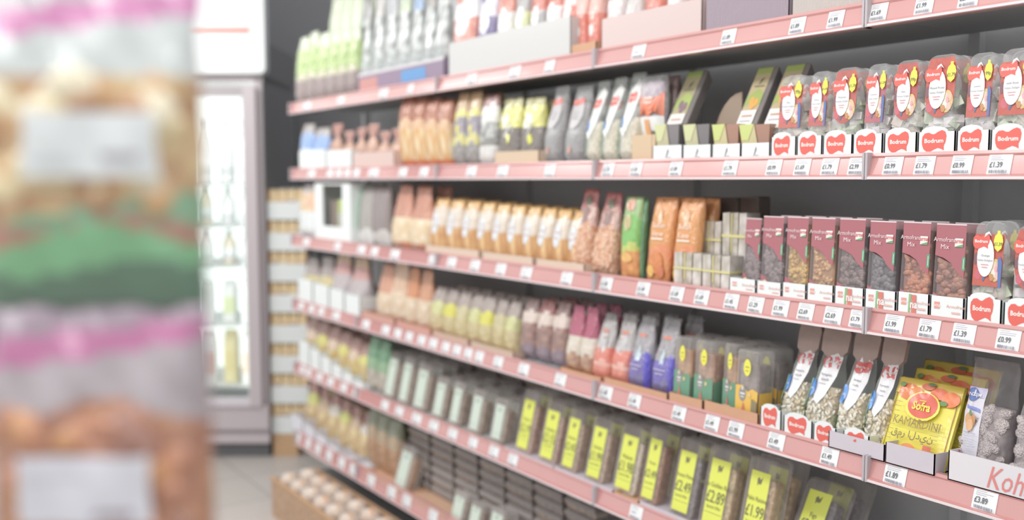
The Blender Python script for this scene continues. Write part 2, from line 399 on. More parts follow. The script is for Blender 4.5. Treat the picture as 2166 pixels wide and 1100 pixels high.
# ---- top shelf
xs = [(620, 641, 78), (641, 662, 66), (662, 684, 68), (684, 706, 62), (706, 727, 58), (727, 749, 52)]
salad = lambda i: ((.33, FOOD('#a89592', '#8b7c78', 60)), (.42, SH('#c9c6a8')), (.8, FOOD('#cfe29a', '#8fb04c', 40, coat=.8)), (1, SH('#dfe8cc', .12)))
row(0, xs, simple(salad, .09, 'pillow'), 'pale green and brown printed bag', 'bag', 'green printed bags', .03, twist=.06)
xs = [(688, 712, -10), (710, 734, -30), (732, 756, -40), (754, 778, -50)]
row(0, xs, simple(lambda i: ((.55, FOOD('#cfe29a', '#93b058', 40, coat=.8)), (1, SH('#d3ddbf', .12))), .09, 'pillow'), 'tall green bag behind the front row', 'bag', 'tall green bags', .14)
xs = [(750+i*27, 777+i*27, -6-5*i) for i in range(7)]
row(0, xs, simple(lambda i: ((.3, SH('#bcc4c2')), (.78, FOOD('#e2e9e6', '#7f827e', 22, coat=.8)), (1, SH(['#9a9896', '#c2bdb8', '#a9adb0', '#b9c7a8', '#7fa0c8', '#a8a29c', '#c9cdca'][i]))), .08, 'gusset', wr=.004), 'frosted white bag with grey top', 'bag', 'frosted white bags', .07, twist=.06)
def f(w, h, i): return carton(w, h, .26, M('#8d7590', .45), [('rect', -.96, .02, -.5, .7, M('#c98880', .5)), ('rect', .08, .15, .62, .72, M('#4f93cf', .45)), ('rect', -1, .85, 1, 1, M('#d9d6d8', .4))], hb=h)
row(0, [(755, 944, 140)], f, 'purple display carton with red and blue print', 'carton', None, .02)
cols = [('#d9806a', '#f0efee'), ('#6a5c92', '#e9e6f2'), ('#e9e3e0', '#d9806a'), ('#d8dca0', '#b0adac'), ('#a9a6a6', '#d77a66'), ('#ece6e4', '#d9745f'), ('#e07a62', '#efe0dc')]
xs = [(948, 1002, -40), (1002, 1042, -40), (1042, 1080, -50), (1080, 1112, -50), (1112, 1146, -50), (1146, 1182, -60), (1180, 1212, -60)]
row(0, xs, simple(lambda i: ((.22, SH('#dfe4e4')), (.34, SH(['#7e7c7c', '#8a8890', '#868484', '#d9dc8c', '#d58470', '#d58470', '#e07a62'][i])), (.6, SH(cols[i][0])), (.82, SH(cols[i][1])), (1, SH(cols[i][0]))), .08, 'pillow', [('ell', 0, .55, .5, .12, SH('#f2f2f2')), ('rect', -.7, .3, .7, .33, M('#c9b95e'))]),
    ['red framed bag at the left end of the frosted tray', 'purple and white bag in the frosted tray', 'white bag with a red band in the frosted tray', 'pale yellow and grey bag in the frosted tray', 'grey bag with red lower part in the frosted tray', 'white bag with red centre in the frosted tray', 'red bag at the right end of the frosted tray'], 'bag', 'bags in the frosted tray', .05)
def f(w, h, i): return carton(w, h, .24, FILM('#dcdcda', .72, .25), hb=h)
row(0, [(945, 1213, 66)], f, 'frosted grey plastic tray full of bags', 'tray', None, .015)
xs = [(1208, 1236, -60), (1236, 1264, -60)]
row(0, xs, simple(((.5, SH('#e5806a')), (.75, SH('#eebbae')), (1, SH('#e77861'))), .07, 'pillow', [('ell', 0, .3, .4, .07, SH('#f5ece8'))]), ['orange red bag beside the frosted tray on top shelf', 'orange red bag between the kraft carton and the long clear tray'], 'bag', 'orange red bags', .05)
row(0, [(1205, 1262, 92)], lambda w, h, i: carton(w, h, .2, KRAFT), 'small kraft carton holding orange red bags', 'carton', None, .02)
xs = [(1272, 1312, -60), (1312, 1352, -60), (1352, 1396, -70), (1396, 1440, -70), (1440, 1488, -80)]
row(0, xs, simple(lambda i: ((.38, FOOD('#e0b9ae', '#d08d80', 40, coat=.8)), (.7, SH(['#ece2e0', '#d7d2ce', '#e2785f', '#e9e6e4', '#e08f7c'][i])), (1, SH('#e0705a'))), .09, 'pillow', wr=.004), 'red and clear sweet bag', 'bag', 'sweet bags in the pinkish tray', .06)
def f(w, h, i): return carton(w, h, .3, FILM('#dcc8c4', .82, .3), hb=h)
row(0, [(1268, 1489, 20)], f, 'long pinkish translucent tray', 'tray', None, .015)
def cor(c):
    def f(w, h, i):
        o = carton(w, h, .3, M(c, .4, coat=.3, noise=.05), hb=h); mb = MB(); n = 60
        for k in range(n):
            x = -w/2+w*(k+.5)/n; mb.box(x-w/n*.25, x+w/n*.25, -.002, 0, .004, h, M(c, .3, coat=.4))
        mb.build('fluted_front', o); return o
    return f
row(0, [(1491, 1672, -30)], cor('#b3a3af'), 'purple grey fluted plastic tray', 'tray', None, .015)
row(0, [(1674, 1852, -50)], cor('#d8cfc9'), 'beige fluted plastic tray', 'tray', None, .015)

# ---- second shelf
row(1, [(628, 655, 262), (655, 688, 270)], simple(lambda i: ((.45, SH('#e6ebee')), (.8, SH('#8fb2e8')), (1, SH('#b9b2ae'))), .08, 'pillow'), 'blue and white bag', 'bag', 'blue and white bags', .04)
xs = [(690+i*25, 715+i*25, 262+((i*37) % 22)) for i in range(6)]
row(1, xs, simple(lambda i: ((.3, SH('#d9b6a4')), (.7, FOOD('#e2b08c', '#a97866', 40, coat=.8)), (1, SH('#c48d7e'))), .07, 'tied', wr=.004), 'copper brown wrapped bag', 'bag', 'copper brown bags', .05, twist=.1)
row(1, [(632, 690, 318), (690, 745, 318), (745, 836, 322)], lambda w, h, i: carton(w, h, .25, [WHITE, WHITE, M('#d9bdb4')][i]), ['white carton under the blue and white bags', 'white carton left under the copper bags', 'pinkish carton right under the copper bags'], 'carton', 'low cartons at the far end', .015)
xs = [(838+i*27, 865+i*27, 205+2*i) for i in range(4)]
row(1, xs, simple(lambda i: ((.1, SH('#dc7030')), (.55, FOOD('#f4e8c0', '#dca04c', 38, stretch=.3, coat=.8)), (.68, SH('#ecc49a')), (1, SH('#b8704c'))), .08, 'flat', wr=.003, nv=20), 'orange bag of cream coloured snacks', 'bag', 'orange snack bags', .03, back=1, backd=.09)
xs = [(952, 978, 195), (978, 1006, 192)]
row(1, xs, simple(lambda i: ((.3, FOOD('#b8b2ae', '#85807c', 60, coat=.8)), (.42, SH('#e3dd8e')), (.65, FOOD('#b4abb8', '#8f8890', 40)), (.75, SH('#e6e07c')), (1, SH('#c9a87c'))), .08, 'pillow', [('ell', .1, .5, .25, .06, SH('#f0e860'))]), 'grey and yellow bag of sunflower seeds', 'bag', 'grey and yellow bags', .03, back=1)
row(1, [(1006, 1044, 200)], simple(((.28, SH('#e3e1dd')), (.36, SH('#8f8c86')), (.6, FOOD('#d5d8d4', '#8c8c88', 50)), (.85, SH('#e6e6e4')), (1, SH('#9a6c66'))), .07, 'pillow'), 'white and dark patched bag right of the grey and yellow pair', 'bag', None, .03)
xs = [(1046, 1092, 208), (1092, 1140, 206)]
row(1, xs, simple(lambda i: ((.3, FOOD('#8e7f76', '#6c625c', 70, coat=.8)), (.55, SH('#7f756e')), (.88, SH('#e4e27a', .15)), (1, SH('#c9c694'))), .08, 'pillow', [('ell', -.2, .66, .35, .12, SH('#f6f6ee')), ('ell', .2, .38, .16, .09, SH('#ecec50')), ('poly', [(-.2, .42), (0, .42), (.5, .62), (.3, .62)], SH('#f4f4f0'))], wr=.005), ['dark bag with shining yellow top above kraft carton, left', 'dark bag with shining yellow top above kraft carton, right'], 'bag', 'yellow topped dark bags', .04, back=1)
row(1, [(1044, 1142, 320)], lambda w, h, i: carton(w, h, .22, M('#d9bfa0', .7)), 'kraft carton below the yellow topped bags', 'carton', None, .015)
ovl = lambda i: [('ell', -.15, .66, .62, .21, M('#c9c6c6', .4)), ('logo', -.15, .8, .5, .09, RED), ('rect', -.4, .66, .1, .67, GREYINK), ('rect', -.4, .62, .1, .63, GREYINK), ('rect', -.4, .58, .1, .59, GREYINK), ('ell', -.1, .17, .1, .05, M('#d99a80'))]
row(1, [(1140, 1182, 180), (1183, 1232, 180)], clearbag(FOOD('#8b8584', '#6a6463', 90), .8, .09, 'gusset', ovl, 'seed_bag'), ['clear bag of dark seeds with oval label, left one', 'clear bag of dark seeds with oval label, next to white bags'], 'bag', 'dark seed bags', .03, lean=.06, back=1)
pist = FOOD('#efe3d0', '#c9ba9e', 75)
pop = lambda i: [('poly', [(-.7, .36), (-.2, .28), (.4, .5), (.7, .85), (.2, .93), (-.5, .8)], M('#eef0ee', .4)), ('logo', -.05, .72, .42, .13, RED), ('ell', -.55, .44, .18, .06, M('#3f8fe0', .4)), ('rect', -.98, .0, -.86, .5, M('#7fc4a8', .3)), ('rect', -.95, .0, .95, .03, M('#8cc9b0', .3))]
row(1, [(1228, 1262, 168), (1262, 1297, 160), (1297, 1338, 150)], clearbag(pist, .5, .09, 'gusset', pop, 'nut_bag', FILM('#e6eee8', .15)), 'pale nut bag with red logo', 'bag', 'pale nut bags', .03, lean=.08, back=1)
orp = [('rect', -.95, .0, .95, .35, M('#eef0ee', .5)), ('poly', [(-.95, .3), (-.4, .4), (0, .34), (.5, .42), (.95, .34), (.95, .72), (-.95, .72)], M('#ef7f52', .4, coat=.4)), ('rect', -.3, .62, .4, .66, M('#f7d6c8')), ('rect', -.2, .55, .3, .58, M('#f7d6c8')), ('rect', -.25, .06, .1, .3, M('#e8a868')), ('ell', .3, .08, .2, .04, M('#5c6450'))]
row(1, [(1342, 1398, 160)], clearbag(FOOD('#c8b8c4', '#a898a6', 60), .9, .06, 'flat', orp, 'snack_pack'), 'orange and white pack standing on a kraft box', 'pack', None, .06, z=ZT[1]+.072)
def kb(w, h, i):
    o = thing('kraft_box', '', 'box'); b = MB(); b.box(-w/2, w/2, 0, .16, 0, h, M('#d6bb96', .7)); b.build('box_body', o); b = MB(); b.box(-w/2-.0006, w/2+.0006, .06, .1, h-.01, h+.0006, M('#e4cfae', .5)); b.box(w/2*.72, w/2*.76, -.0008, 0, 0, h, M('#b3946e')); b.build('tape', o); return o
row(1, [(1336, 1386, 286)], kb, 'kraft box under the orange and white pack', 'box', None, .03)
row(1, [(1398, 1424, 160)], simple(((.3, SH('#d8735a')), (1, SH('#7e605c'))), .05, 'flat'), 'dark red pack half hidden behind the leaning tray', 'pack', None, .12, z=ZT[1])
def leantray(pal):
    def f(w, h, i):
        o = thing('fruit_tray', '', 'tray'); d = .035
        b = MB(); P = rrect(w, h, .008, 3)
        b.rings([[(x*.86, d, z*.9+.05*h) for x, z in P], [(x, .004, z) for x, z in P]], M('#7c7573', .3, coat=.6), (True, False))
        b.rings([[(x, .004, z) for x, z in P], [(x, .0, z) for x, z in P]], FILM('#9b9593', .6)); b.build('tray_body', o)
        b = MB()
        deco(b, [('rect', -.92, .08, .55, .98, M(pal[0], .35, coat=.4)), ('rect', -.92, .9, .55, .99, M(pal[1], .35)), ('poly', [(-.92, .42), (-.3, .5), (.55, .44), (.55, .6), (-.1, .68), (-.92, .56)], M(pal[1], .4)),
             ('ell', -.3, .5, .22, .06, M(pal[2])), ('ell', .15, .47, .2, .06, M(pal[2])), ('ell', -.1, .42, .2, .05, M(pal[2])), ('rect', -.92, .08, .55, .36, M('#f4f3ee')), ('rect', -.7, .26, .3, .29, M('#c9a08c')), ('rect', -.7, .19, .3, .21, GREYINK),
             ('poly', [(-.25, .72), (-.15, .8), (.1, .84), (-.1, .77)], INK), ('rect', -.6, .705, .35, .72, M('#8f8a6a'))], w, h); b.build('label', o)
        return o
    return f
lab_g = ('#c3b98d', '#b9cf6e', '#8e6f7c'); lab_o = ('#c9b98a', '#a9bc5a', '#f0b040')
row(1, [(1396, 1440, 150)], leantray(lab_g), 'leaning tray with green label and purple fruit print', 'tray', None, .05, lean=.5, z=ZT[1]+.066)
row(1, [(1546, 1592, 142), (1606, 1660, 136)], leantray(lab_o), ['leaning tray with orange fruit label, by the kraft arc', 'leaning tray with orange fruit label, beside the sweet trays'], 'tray', 'leaning orange fruit trays', .05, lean=.5, z=ZT[1]+.066)
def smalltray(pal):
    def f(w, h, i):
        o = thing('small_fruit_tray', '', 'tray'); d = .09; b = MB()
        b.rings([[(-w*.42, .006, 0), (w*.42, .006, 0), (w*.42, d-.006, 0), (-w*.42, d-.006, 0)], [(-w/2, 0, h), (w/2, 0, h), (w/2, d, h), (-w/2, d, h)]], M(pal[2], .25, coat=.7)); b.build('tray_body', o)
        b = MB(); b.add([(-w*.5, -.002, h+.001), (.0, -.002, h+.001), (.0, d*.9, h+.001), (-w*.5, d*.9, h+.001), (-w*.36, .002, .01), (w*.16, .002, .01)], [(0, 1, 2, 3), (4, 5, 1, 0)], M(pal[0], .35, coat=.4))
        b.add([(-w*.42, -.0015, h*.55), (-.02, -.0015, h*.55), (.0, -.003, h+.0015), (-w*.5, -.003, h+.0015)], [(0, 1, 2, 3)], M(pal[1], .4))
        b.add([(-w*.3, -.0012, h*.12), (w*.08, -.0012, h*.12), (w*.02, -.003, h*.4), (-w*.34, -.003, h*.4)], [(0, 1, 2, 3)], M(pal[3], .4)); b.build('sleeve', o)
        return o
    return f
for (a, b_, pal, ds, zz) in [(1384, 1436, ('#c7c096', '#d5d9a0', '#77706f', '#a08890'), 'small dark fruit tray with green sleeve, leftmost of four', 0), (1444, 1500, ('#c7c096', '#d5d9a0', '#6f6867', '#a08890'), 'small dark fruit tray with green sleeve, second of four', 0), (1505, 1562, ('#d0c590', '#cfd97e', '#a8765c', '#e9b850'), 'small amber fruit tray with green sleeve, third of four', 0), (1562, 1628, ('#d0c590', '#cfd97e', '#a8765c', '#e9b850'), 'small amber fruit tray with green sleeve, by the sweet trays', 0)]:
    row(1, [(a, b_, 264)], smalltray(pal), [ds], 'tray', None, .035, back=1, backd=.1)
leafop = [('poly', [(-.1, .25), (-.02, .6), (.05, .8), (.12, .6), (.0, .3)], M('#8a8a8c')), ('rect', -.15, .2, .25, .26, GREYINK)]
row(1, [(1380, 1443, 308), (1444, 1504, 307), (1506, 1566, 305), (1567, 1628, 303)], lambda w, h, i: carton(w, h, .24, WHITE, leafop), 'low white carton with a small leaf mark', 'carton', 'leaf mark cartons', .012, gap=.99)
def arc(w, h, i):
    o = thing('kraft_shelf_card', '', 'card'); b = MB(); pts = [(-w/2, 0), (w/2, 0), (w/2, h)]+[(w/2-w*(1-cos(a*pi/16)) if 0 else w/2-w*sin(a*pi/16), h*cos(a*pi/16)) for a in range(1, 8)]
    b.prism(pts, 0, .004, M('#a8907a', .7)); b.prism([(x*.98+.001, z*.98) for x, z in pts], .004, .006, M('#8b7766', .7)); b.build('card', o); return o
row(1, [(1502, 1568, 198)], arc, 'curved kraft card standing behind small amber trays', 'card', None, .16)

# Turkish delight trays
LUM = [FOOD('#ece9e2', '#cdc6bf', 40, .8), FOOD('#efe4dc', '#cbb9a8', 40, .8), FOOD('#dfe6cf', '#b9c4a2', 40, .8), FOOD('#f1ecec', '#d6cacb', 40, .8)]
def bottle_sticker(u, v, su, sv, m, e='99p'):
    P = [(-.5, 0), (-.35, -.35), (0, -.5), (.35, -.35), (.5, 0), (.38, .25), (.16, .36), (.14, .5), (-.14, .5), (-.16, .36), (-.38, .25)]
    return [('poly', [(u+a*su, v+b*sv) for a, b in P], m), ('text', u, v-.03*1, su*.19 if len(e) > 3 else su*.24, e, M('#6a6430'), .015, 1.3)]
def delight(price, oval=True, contents=0, tint='#c8553f', full=True, names=('Turkish', 'Delight')):
    def f(w, h, i):
        o = thing('delight_tray', '', 'tray'); d = .05; b = MB(); r = w*.26
        P0 = rrect(w*.84, h*.95, r*.8, 5, h*.02); P1 = rrect(w*.93, h*.985, r, 5); P2 = rrect(w*.95, h*.99, r, 5); P3 = rrect(w, h, r, 5)
        b.rings([[(x, .0, z) for x, z in P0], [(x, .006, z) for x, z in P1], [(x, d-.006, z) for x, z in P2], [(x, d-.004, z) for x, z in P3], [(x, d, z) for x, z in P3]], CLEARL, (True, True), False); b.build('clear_lid', o)
        b = MB(); lm = LUM[contents % 4]
        for k in range(46):
            s = R_.uniform(.010, .015); x = R_.uniform(-.38, .38)*w; z = R_.uniform(.07, .62)*h
            b.box(-s, s, -s*.8, s*.8, -s*.8, s*.8, lm if k % 3 else LUM[(contents+1) % 4], Matrix.Translation((x, d*.5+R_.uniform(-.004, .008), z)) @ rrot().to_4x4())
        b.build('sweets', o)
        b = MB(); bg = M(tint, .35, coat=.3, noise=.25, nscale=60)
        if oval: base = [('poly', [(-.86, .97-.12), (-.7, .95), (.7, .95), (.86, .85), (.86, .55), (.6, .42), (.2, .37), (-.2, .37), (-.6, .42), (-.86, .55)], bg)]
        else: base = [('rect', -.86, .36, .86, .86, bg)]
        fruit = [('ell', -.55, .47, .2, .05, M('#cf5a6a')), ('ell', -.75, .62, .1, .06, M('#7d4450')), ('poly', [(-.3, .42), (-.2, .4), (.05, .5), (.0, .53)], M('#4d628a')),
                 ('ell', .45, .52, .38, .11, M('#e2c47a')), ('ell', .35, .57, .15, .04, M('#f2dcc0')), ('ell', .6, .56, .15, .045, M('#eebfa6')), ('ell', .4, .49, .16, .045, M('#f6e8da')), ('ell', .62, .47, .14, .04, M('#efc2b2')), ('ell', .52, .53, .08, .03, M('#f4a8b0')), ('ell', .3, .45, .12, .035, M('#c98a4e'))]
        if not oval: fruit.append(('poly', [(.7, .36), (.86, .36), (.86, .6), (.72, .66), (.6, .62)], M('#3f6cb0')))
        ovals = [('ell', -.12, .64, .5, .19, M('#f3f3f2')), ('logo', -.42, .79, .5, .15, RED), ('poly', [(-.25, .83), (.0, .87), (.2, .84), (.0, .89), (-.2, .87)], M('#f3f3f2')),
                 ('text', -.12, .655, .085, names[0], M('#77808c')), ('text', -.12, .61, .075, names[1], M('#77808c')), ('rect', -.35, .565, .1, .572, M('#e2a0a0')), ('rect', -.3, .54, .05, .547, M('#e2a0a0'))]
        stk = bottle_sticker(.66 if i % 2 else .6, .8, .55, .2, YEL, price)
        deco(b, base+fruit+ovals+stk, w, h); b.build('label', o)
        return o
    return f
DL = [((1636, 1692, 156), '99p', False, 0, 'Mint', 'left end'), ((1700, 1744, 148), '£1.69', False, 1, 'Walnut', ''), ((1748, 1806, 140), '£1.39', True, 2, 'Pistachio', ''), ((1818, 1866, 132), '£1.29', False, 3, 'Coconut', ''), ((1876, 1934, 124), '99p', True, 0, 'Mint', ''), ((1940, 2014, 112), '£1.79', True, 2, 'Mixed Fruity', ''), ((2030, 2092, 108), '99p', False, 3, 'Lemon', ''), ((2096, 2176, 98), '£1.39', False, 1, 'with Rose', '')]
dsc = ['sweet tray with square label and 99p sticker, beside leaning trays', 'sweet tray, narrow, with faded yellow sticker, second in its row', 'sweet tray with rounded label and £1.39 sticker', 'narrow sweet tray with purple sheen and blue print edge', 'sweet tray reading Mint with large 99p sticker', 'tallest sweet tray, round label, £1.79 sticker', 'sweet tray with square label and part hidden 99 sticker', 'sweet tray cut by the picture edge, white sweets']
for i, (t, pr, ov, cn, nm, _) in enumerate(DL):
    rr_ = row(1, [t], lambda w, h, k, pr=pr, ov=ov, cn=cn, nm=nm, i=i: delight(pr, ov, cn, ['#c86450', '#c25a55', '#b9503e', '#b8606a', '#b9483a', '#c4492e', '#c5533a', '#c24a30'][i], names=(nm, 'Turkish Delight' if i % 2 == 0 else 'Sultan Delight'))(w, h, i), [dsc[i]], 'tray', None, .035, lean=.09, back=1, backd=.062)
bod = [('logo', 0, .62, .56, .86, RED)]
CT = [(1630, 1683), (1685, 1738), (1740, 1802), (1803, 1866), (1869, 1938), (1940, 2020), (2022, 2092), (2094, 2180)]
row(1, [(a, b_, 290-(a-1630)*.035) for a, b_ in CT], lambda w, h, i: carton(w, h, .23, WHITE, [('logo', -.12, .6, .66, .92, RED), ('poly', [(.1, .06), (.3, .12), (.45, .1), (.5, .04), (.3, .07)], RED)], bump=(-.12, .36, .012)), 'white sweet carton with red logo', 'carton', 'white logo cartons', .012, gap=.985)

# ---- third shelf
def windowbox(w, h, i):
    o = thing('white_window_box', '', 'box'); b = MB(); d = .2
    for x0, x1, z0, z1 in ((-w/2, -w*.28, 0, h), (w*.28, w/2, 0, h), (-w*.28, w*.28, 0, h*.25), (-w*.28, w*.28, h*.97, h)): b.box(x0, x1, 0, .01, z0, z1, WHITE)
    b.box(-w/2, w/2, d-.01, d, 0, h, M('#8f8f80')); b.box(-w/2, -w/2+.01, .01, d-.01, 0, h, WHITE); b.box(w/2-.01, w/2, .01, d-.01, 0, h, WHITE); b.box(-w/2+.01, w/2-.01, .01, d-.01, 0, .01, WHITE)
    b.build('box_frame', o); b = MB(); b.box(-w*.25, w*.0, .04, .15, .012, h*.7, SH('#8c7b6c')); b.box(w*.02, w*.2, .03, .15, .012, h*.72, SH('#b9d05c')); b.box(w*.06, w*.24, .025, .03, .012, h*.5, SH('#c9c9c2')); b.build('packs', o)
    return o
row(2, [(625, 662, 392)], simple(((.5, SH('#e9eeee')), (.85, FOOD('#dba096', '#e5cf9a', 30)), (1, SH('#e5dcd8'))), .1, 'pillow'), 'red and white bag at the far end', 'bag', None, .03)
row(2, [(666, 744, 388)], windowbox, 'white carton with an open window, green pack inside', 'box', None, .015)
row(2, [(748, 780, 392)], simple(((.25, SH('#dcdcd8')), (1, SH('#a8a29c'))), .06, 'flat', [('rect', -.95, .25, -.6, .97, M('#6fae84'))]), 'grey pack with a green edge', 'pack', None, .03, lean=.1)
row(2, [(780, 820, 394)], simple(((.25, SH('#d8d4cf')), (1, SH('#938683'))), .06, 'flat'), 'dull grey brown pack', 'pack', None, .05)
xs = [(820, 860, 392), (858, 900, 396)]
row(2, xs, simple(lambda i: ((.1, SH('#e8946a')), (.5, FOOD('#f2e8cc', '#e5c79a', 30, coat=.8)), (1, SH('#cf8c6e'))), .1, 'gusset', wr=.004), 'bag with orange top and cream wafers', 'bag', 'orange topped wafer bags', .03, back=1)
xs = [(904+i*32, 935+i*32, 420+3*i) for i in range(10)]
row(2, xs, simple(lambda i: ((.12, SH('#e9c890')), (.5, FOOD('#efca88', '#c88438', 45, stretch=.3, coat=.7)), (.85, SH('#e9dccb')), (1, SH('#e6b66c'))), .09, 'pillow', [('ell', -.1, .55, .5, .2, SH('#e9eef2')), ('rect', -.4, .6, .2, .62, M('#d9a9a0')), ('rect', -.4, .5, .2, .52, M('#d9a9a0'))]), 'golden bag with white oval label', 'bag', 'golden bags with white ovals', .045, back=1)
for k, (a, b_) in enumerate([(898, 1016), (1018, 1130), (1132, 1238)]):
    row(2, [(a, b_, 380+.128*(a/2+b_/2+300)-17)], lambda w, h, i: carton(w, h, .24, M('#dcc3ae', .7)), [['kraft carton below golden bags, left of three', 'kraft carton below golden bags, middle of three', 'kraft carton below golden bags, beside peanut bags'][k]], 'carton', 'kraft cartons under golden bags', .015)
pn = FOOD('#ecc2a0', '#d08f68', 85)
pz = lambda i: ((.58, FOOD('#eec6a4', '#cd8c66', 80, .8)), (.8, SH('#c79a8c')), (1, SH('#b8605a')))
def peanutbag(w, h, i):
    o, fr = bag(w, h, .08, 'gusset', zones(*pz(i)), [('rect', -.35, .6, .25, .78, M('#9a7a74')), ('ell', 0, .86, .35, .06, M('#7d8068'))], 11+i, 'peanut_bag', wr=.003)
    b = MB()
    for k in range(90):
        x = R_.uniform(-.42, .42)*w; z = R_.uniform(.05, .55)*h; b.blob((x, fr(x, z)+.001, z), (.0055, .005, .0075), M(['#eec4a2', '#e4ad86', '#f3d3b6'][k % 3], .35, coat=.5), rrot(), 1)
    b.build('peanuts', o); return o
row(2, [(1198, 1240, 398), (1242, 1290, 406)], peanutbag, ['peanut bag with red top, behind the golden bags', 'peanut bag with red top, left of the green pouch'], 'bag', 'peanut bags', .04, lean=.1)
gz = ((.32, FOOD('#ecae5c', '#d58438', 40)), (.42, SH('#c9d060')), (.75, SH('#7cc45a')), (1, SH('#9cc07c')))
row(2, [(1302, 1340, 416)], simple(gz, .05, 'flat', [('ell', 0, .9, .5, .08, SH('#d9a080')), ('ell', -.1, .68, .4, .1, SH('#cdbd84')), ('ell', 0, .25, .6, .06, SH('#f2bc64'))]), 'bright green pouch with orange fruit print', 'bag', None, .03, lean=.08)
row(2, [(1341, 1354, 420)], simple(((1, SH('#4f8a54')),), .03, 'flat'), 'narrow dark green pouch turned edge on', 'bag', None, .05, lean=.08)
apri = lambda i: [('ell', 0, .76, .2, .09, SH('#f6c9a4')), ('text', 0, .66, .22, 'Sultan', M('#fbead8'), .01), ('text', 0, .56, .2, 'Kayısı', M('#fbead8'), .01), ('rect', -.5, .49, .5, .51, M('#fbead8')), ('ell', .1, .22, .5, .13, SH('#e08434')), ('ell', -.4, .12, .3, .07, SH('#f0c050')), ('ell', .45, .12, .3, .07, SH('#d3702c')), ('ell', 0, .96, .06, .012, M('#6b4a38'))]
row(2, [(1355, 1406, 416), (1409, 1462, 418)], simple(((.3, SH('#dd8c44')), (.42, SH('#e58a50')), (.8, SH('#e29a4e')), (1, SH('#e9a05c'))), .05, 'flat', apri), ['orange apricot pouch next to the green pouch', 'orange apricot pouch beside the banded bundles'], 'bag', 'orange apricot pouches', .03, lean=.14, back=1, backd=.06)
def darktray(w, h, i):
    o = thing('dark_fruit_tray', '', 'tray'); b = MB(); P = rrect(w, h, w*.12, 4)
    b.rings([[(x, 0, z) for x, z in P], [(x, .05, z) for x, z in P]], FILM('#7a6a62', .55)); b.build('lid', o)
    b = MB(); P = rrect(w*.9, h*.8, w*.08, 3, .004); b.rings([[(x, .008, z) for x, z in P], [(x, .045, z) for x, z in P]], FOOD('#7b6058', '#5f4c47', 50)); b.build('dates', o)
    b = MB(); deco(b, [('rect', -.8, .55, .8, .75, M('#84604c')), ('rect', .1, .62, .5, .64, M('#cdb29a'))], w, h); b.build('label', o); return o
row(2, [(1478, 1560, 418), (1562, 1602, 416)], darktray, ['brown date tray behind the clear banded bundles', 'brown date tray behind the pink fruit box'], 'tray', 'dark date trays', .2)
def bundle(w, h, i):
    o = thing('wafer_bundle', '', 'bundle'); n = 3; b = MB()
    for k in range(n):
        x = -w/2+w*(k+.5)/n; b.rings([[(x-w/n*.44, y0, 0), (x+w/n*.44, y0, 0), (x+w/n*.44, y0+.055, 0), (x-w/n*.44, y0+.055, 0)] if q == 0 else [(x-w/n*.47, y0, h), (x+w/n*.4, y0, h+.003), (x+w/n*.44, y0+.055, h), (x-w/n*.44, y0+.055, h)] for q, y0 in ((0, 0), (1, .002*k))], [FOOD('#e5e0da', '#b9b0a2', 30, coat=.8), FOOD('#d9d2c8', '#a89d88', 36, coat=.8)][k % 2])
    b.build('wrapped_bars', o); b = MB(); b.box(-w/2-.001, w/2+.001, -.0015, .057, h*.5, h*.56, M('#dcd48c', .4)); b.box(-w*.12, -w*.08, -.002, 0, h*.2, h, M('#dcd48c', .4)); b.build('yellow_band', o)
    return o
row(2, [(1424, 1484, 536), (1484, 1544, 542)], bundle, ['clear wafer bundle with yellow band, front left on shelf', 'clear wafer bundle with yellow band, front, beside logo carton'], 'bundle', 'banded bundles', .03)
row(2, [(1480, 1524, 470), (1526, 1578, 452)], bundle, ['clear wafer bundle resting higher at the back left', 'tallest clear wafer bundle left of the pink fruit box'], 'bundle', 'rear banded bundles', .1, z=ZT[2]+.075)
def box_plain(w, h, i):
    o = thing('kraft_box', '', 'box'); b = MB(); b.box(-w/2, w/2, 0, .1, 0, h-.001, M('#c9b49a', .7)); b.build('box_body', o); return o
for t, ds in (((1480, 1524), 'kraft box under the rear left wafer bundle'), ((1526, 1578), 'kraft box under the tallest wafer bundle')):
    o = box_plain((Yat(t[0], D+.1, ZT[2])-Yat(t[1], D+.1, ZT[2]))*.95, .0745, 0); tag(o, ds, 'box'); setat(o, 2, t[0], t[1], .1)
MAR = M('#a9505a', .3, coat=.5); MAR2 = M('#9c4450', .3)
CN = [('#806a6a', '#504244'), ('#e0b850', '#b08430'), ('#dcae6c', '#a87438'), ('#7a6058', '#4a3a36'), ('#646064', '#38363a'), ('#cc7840', '#884420'), ('#b06c48', '#784028')]
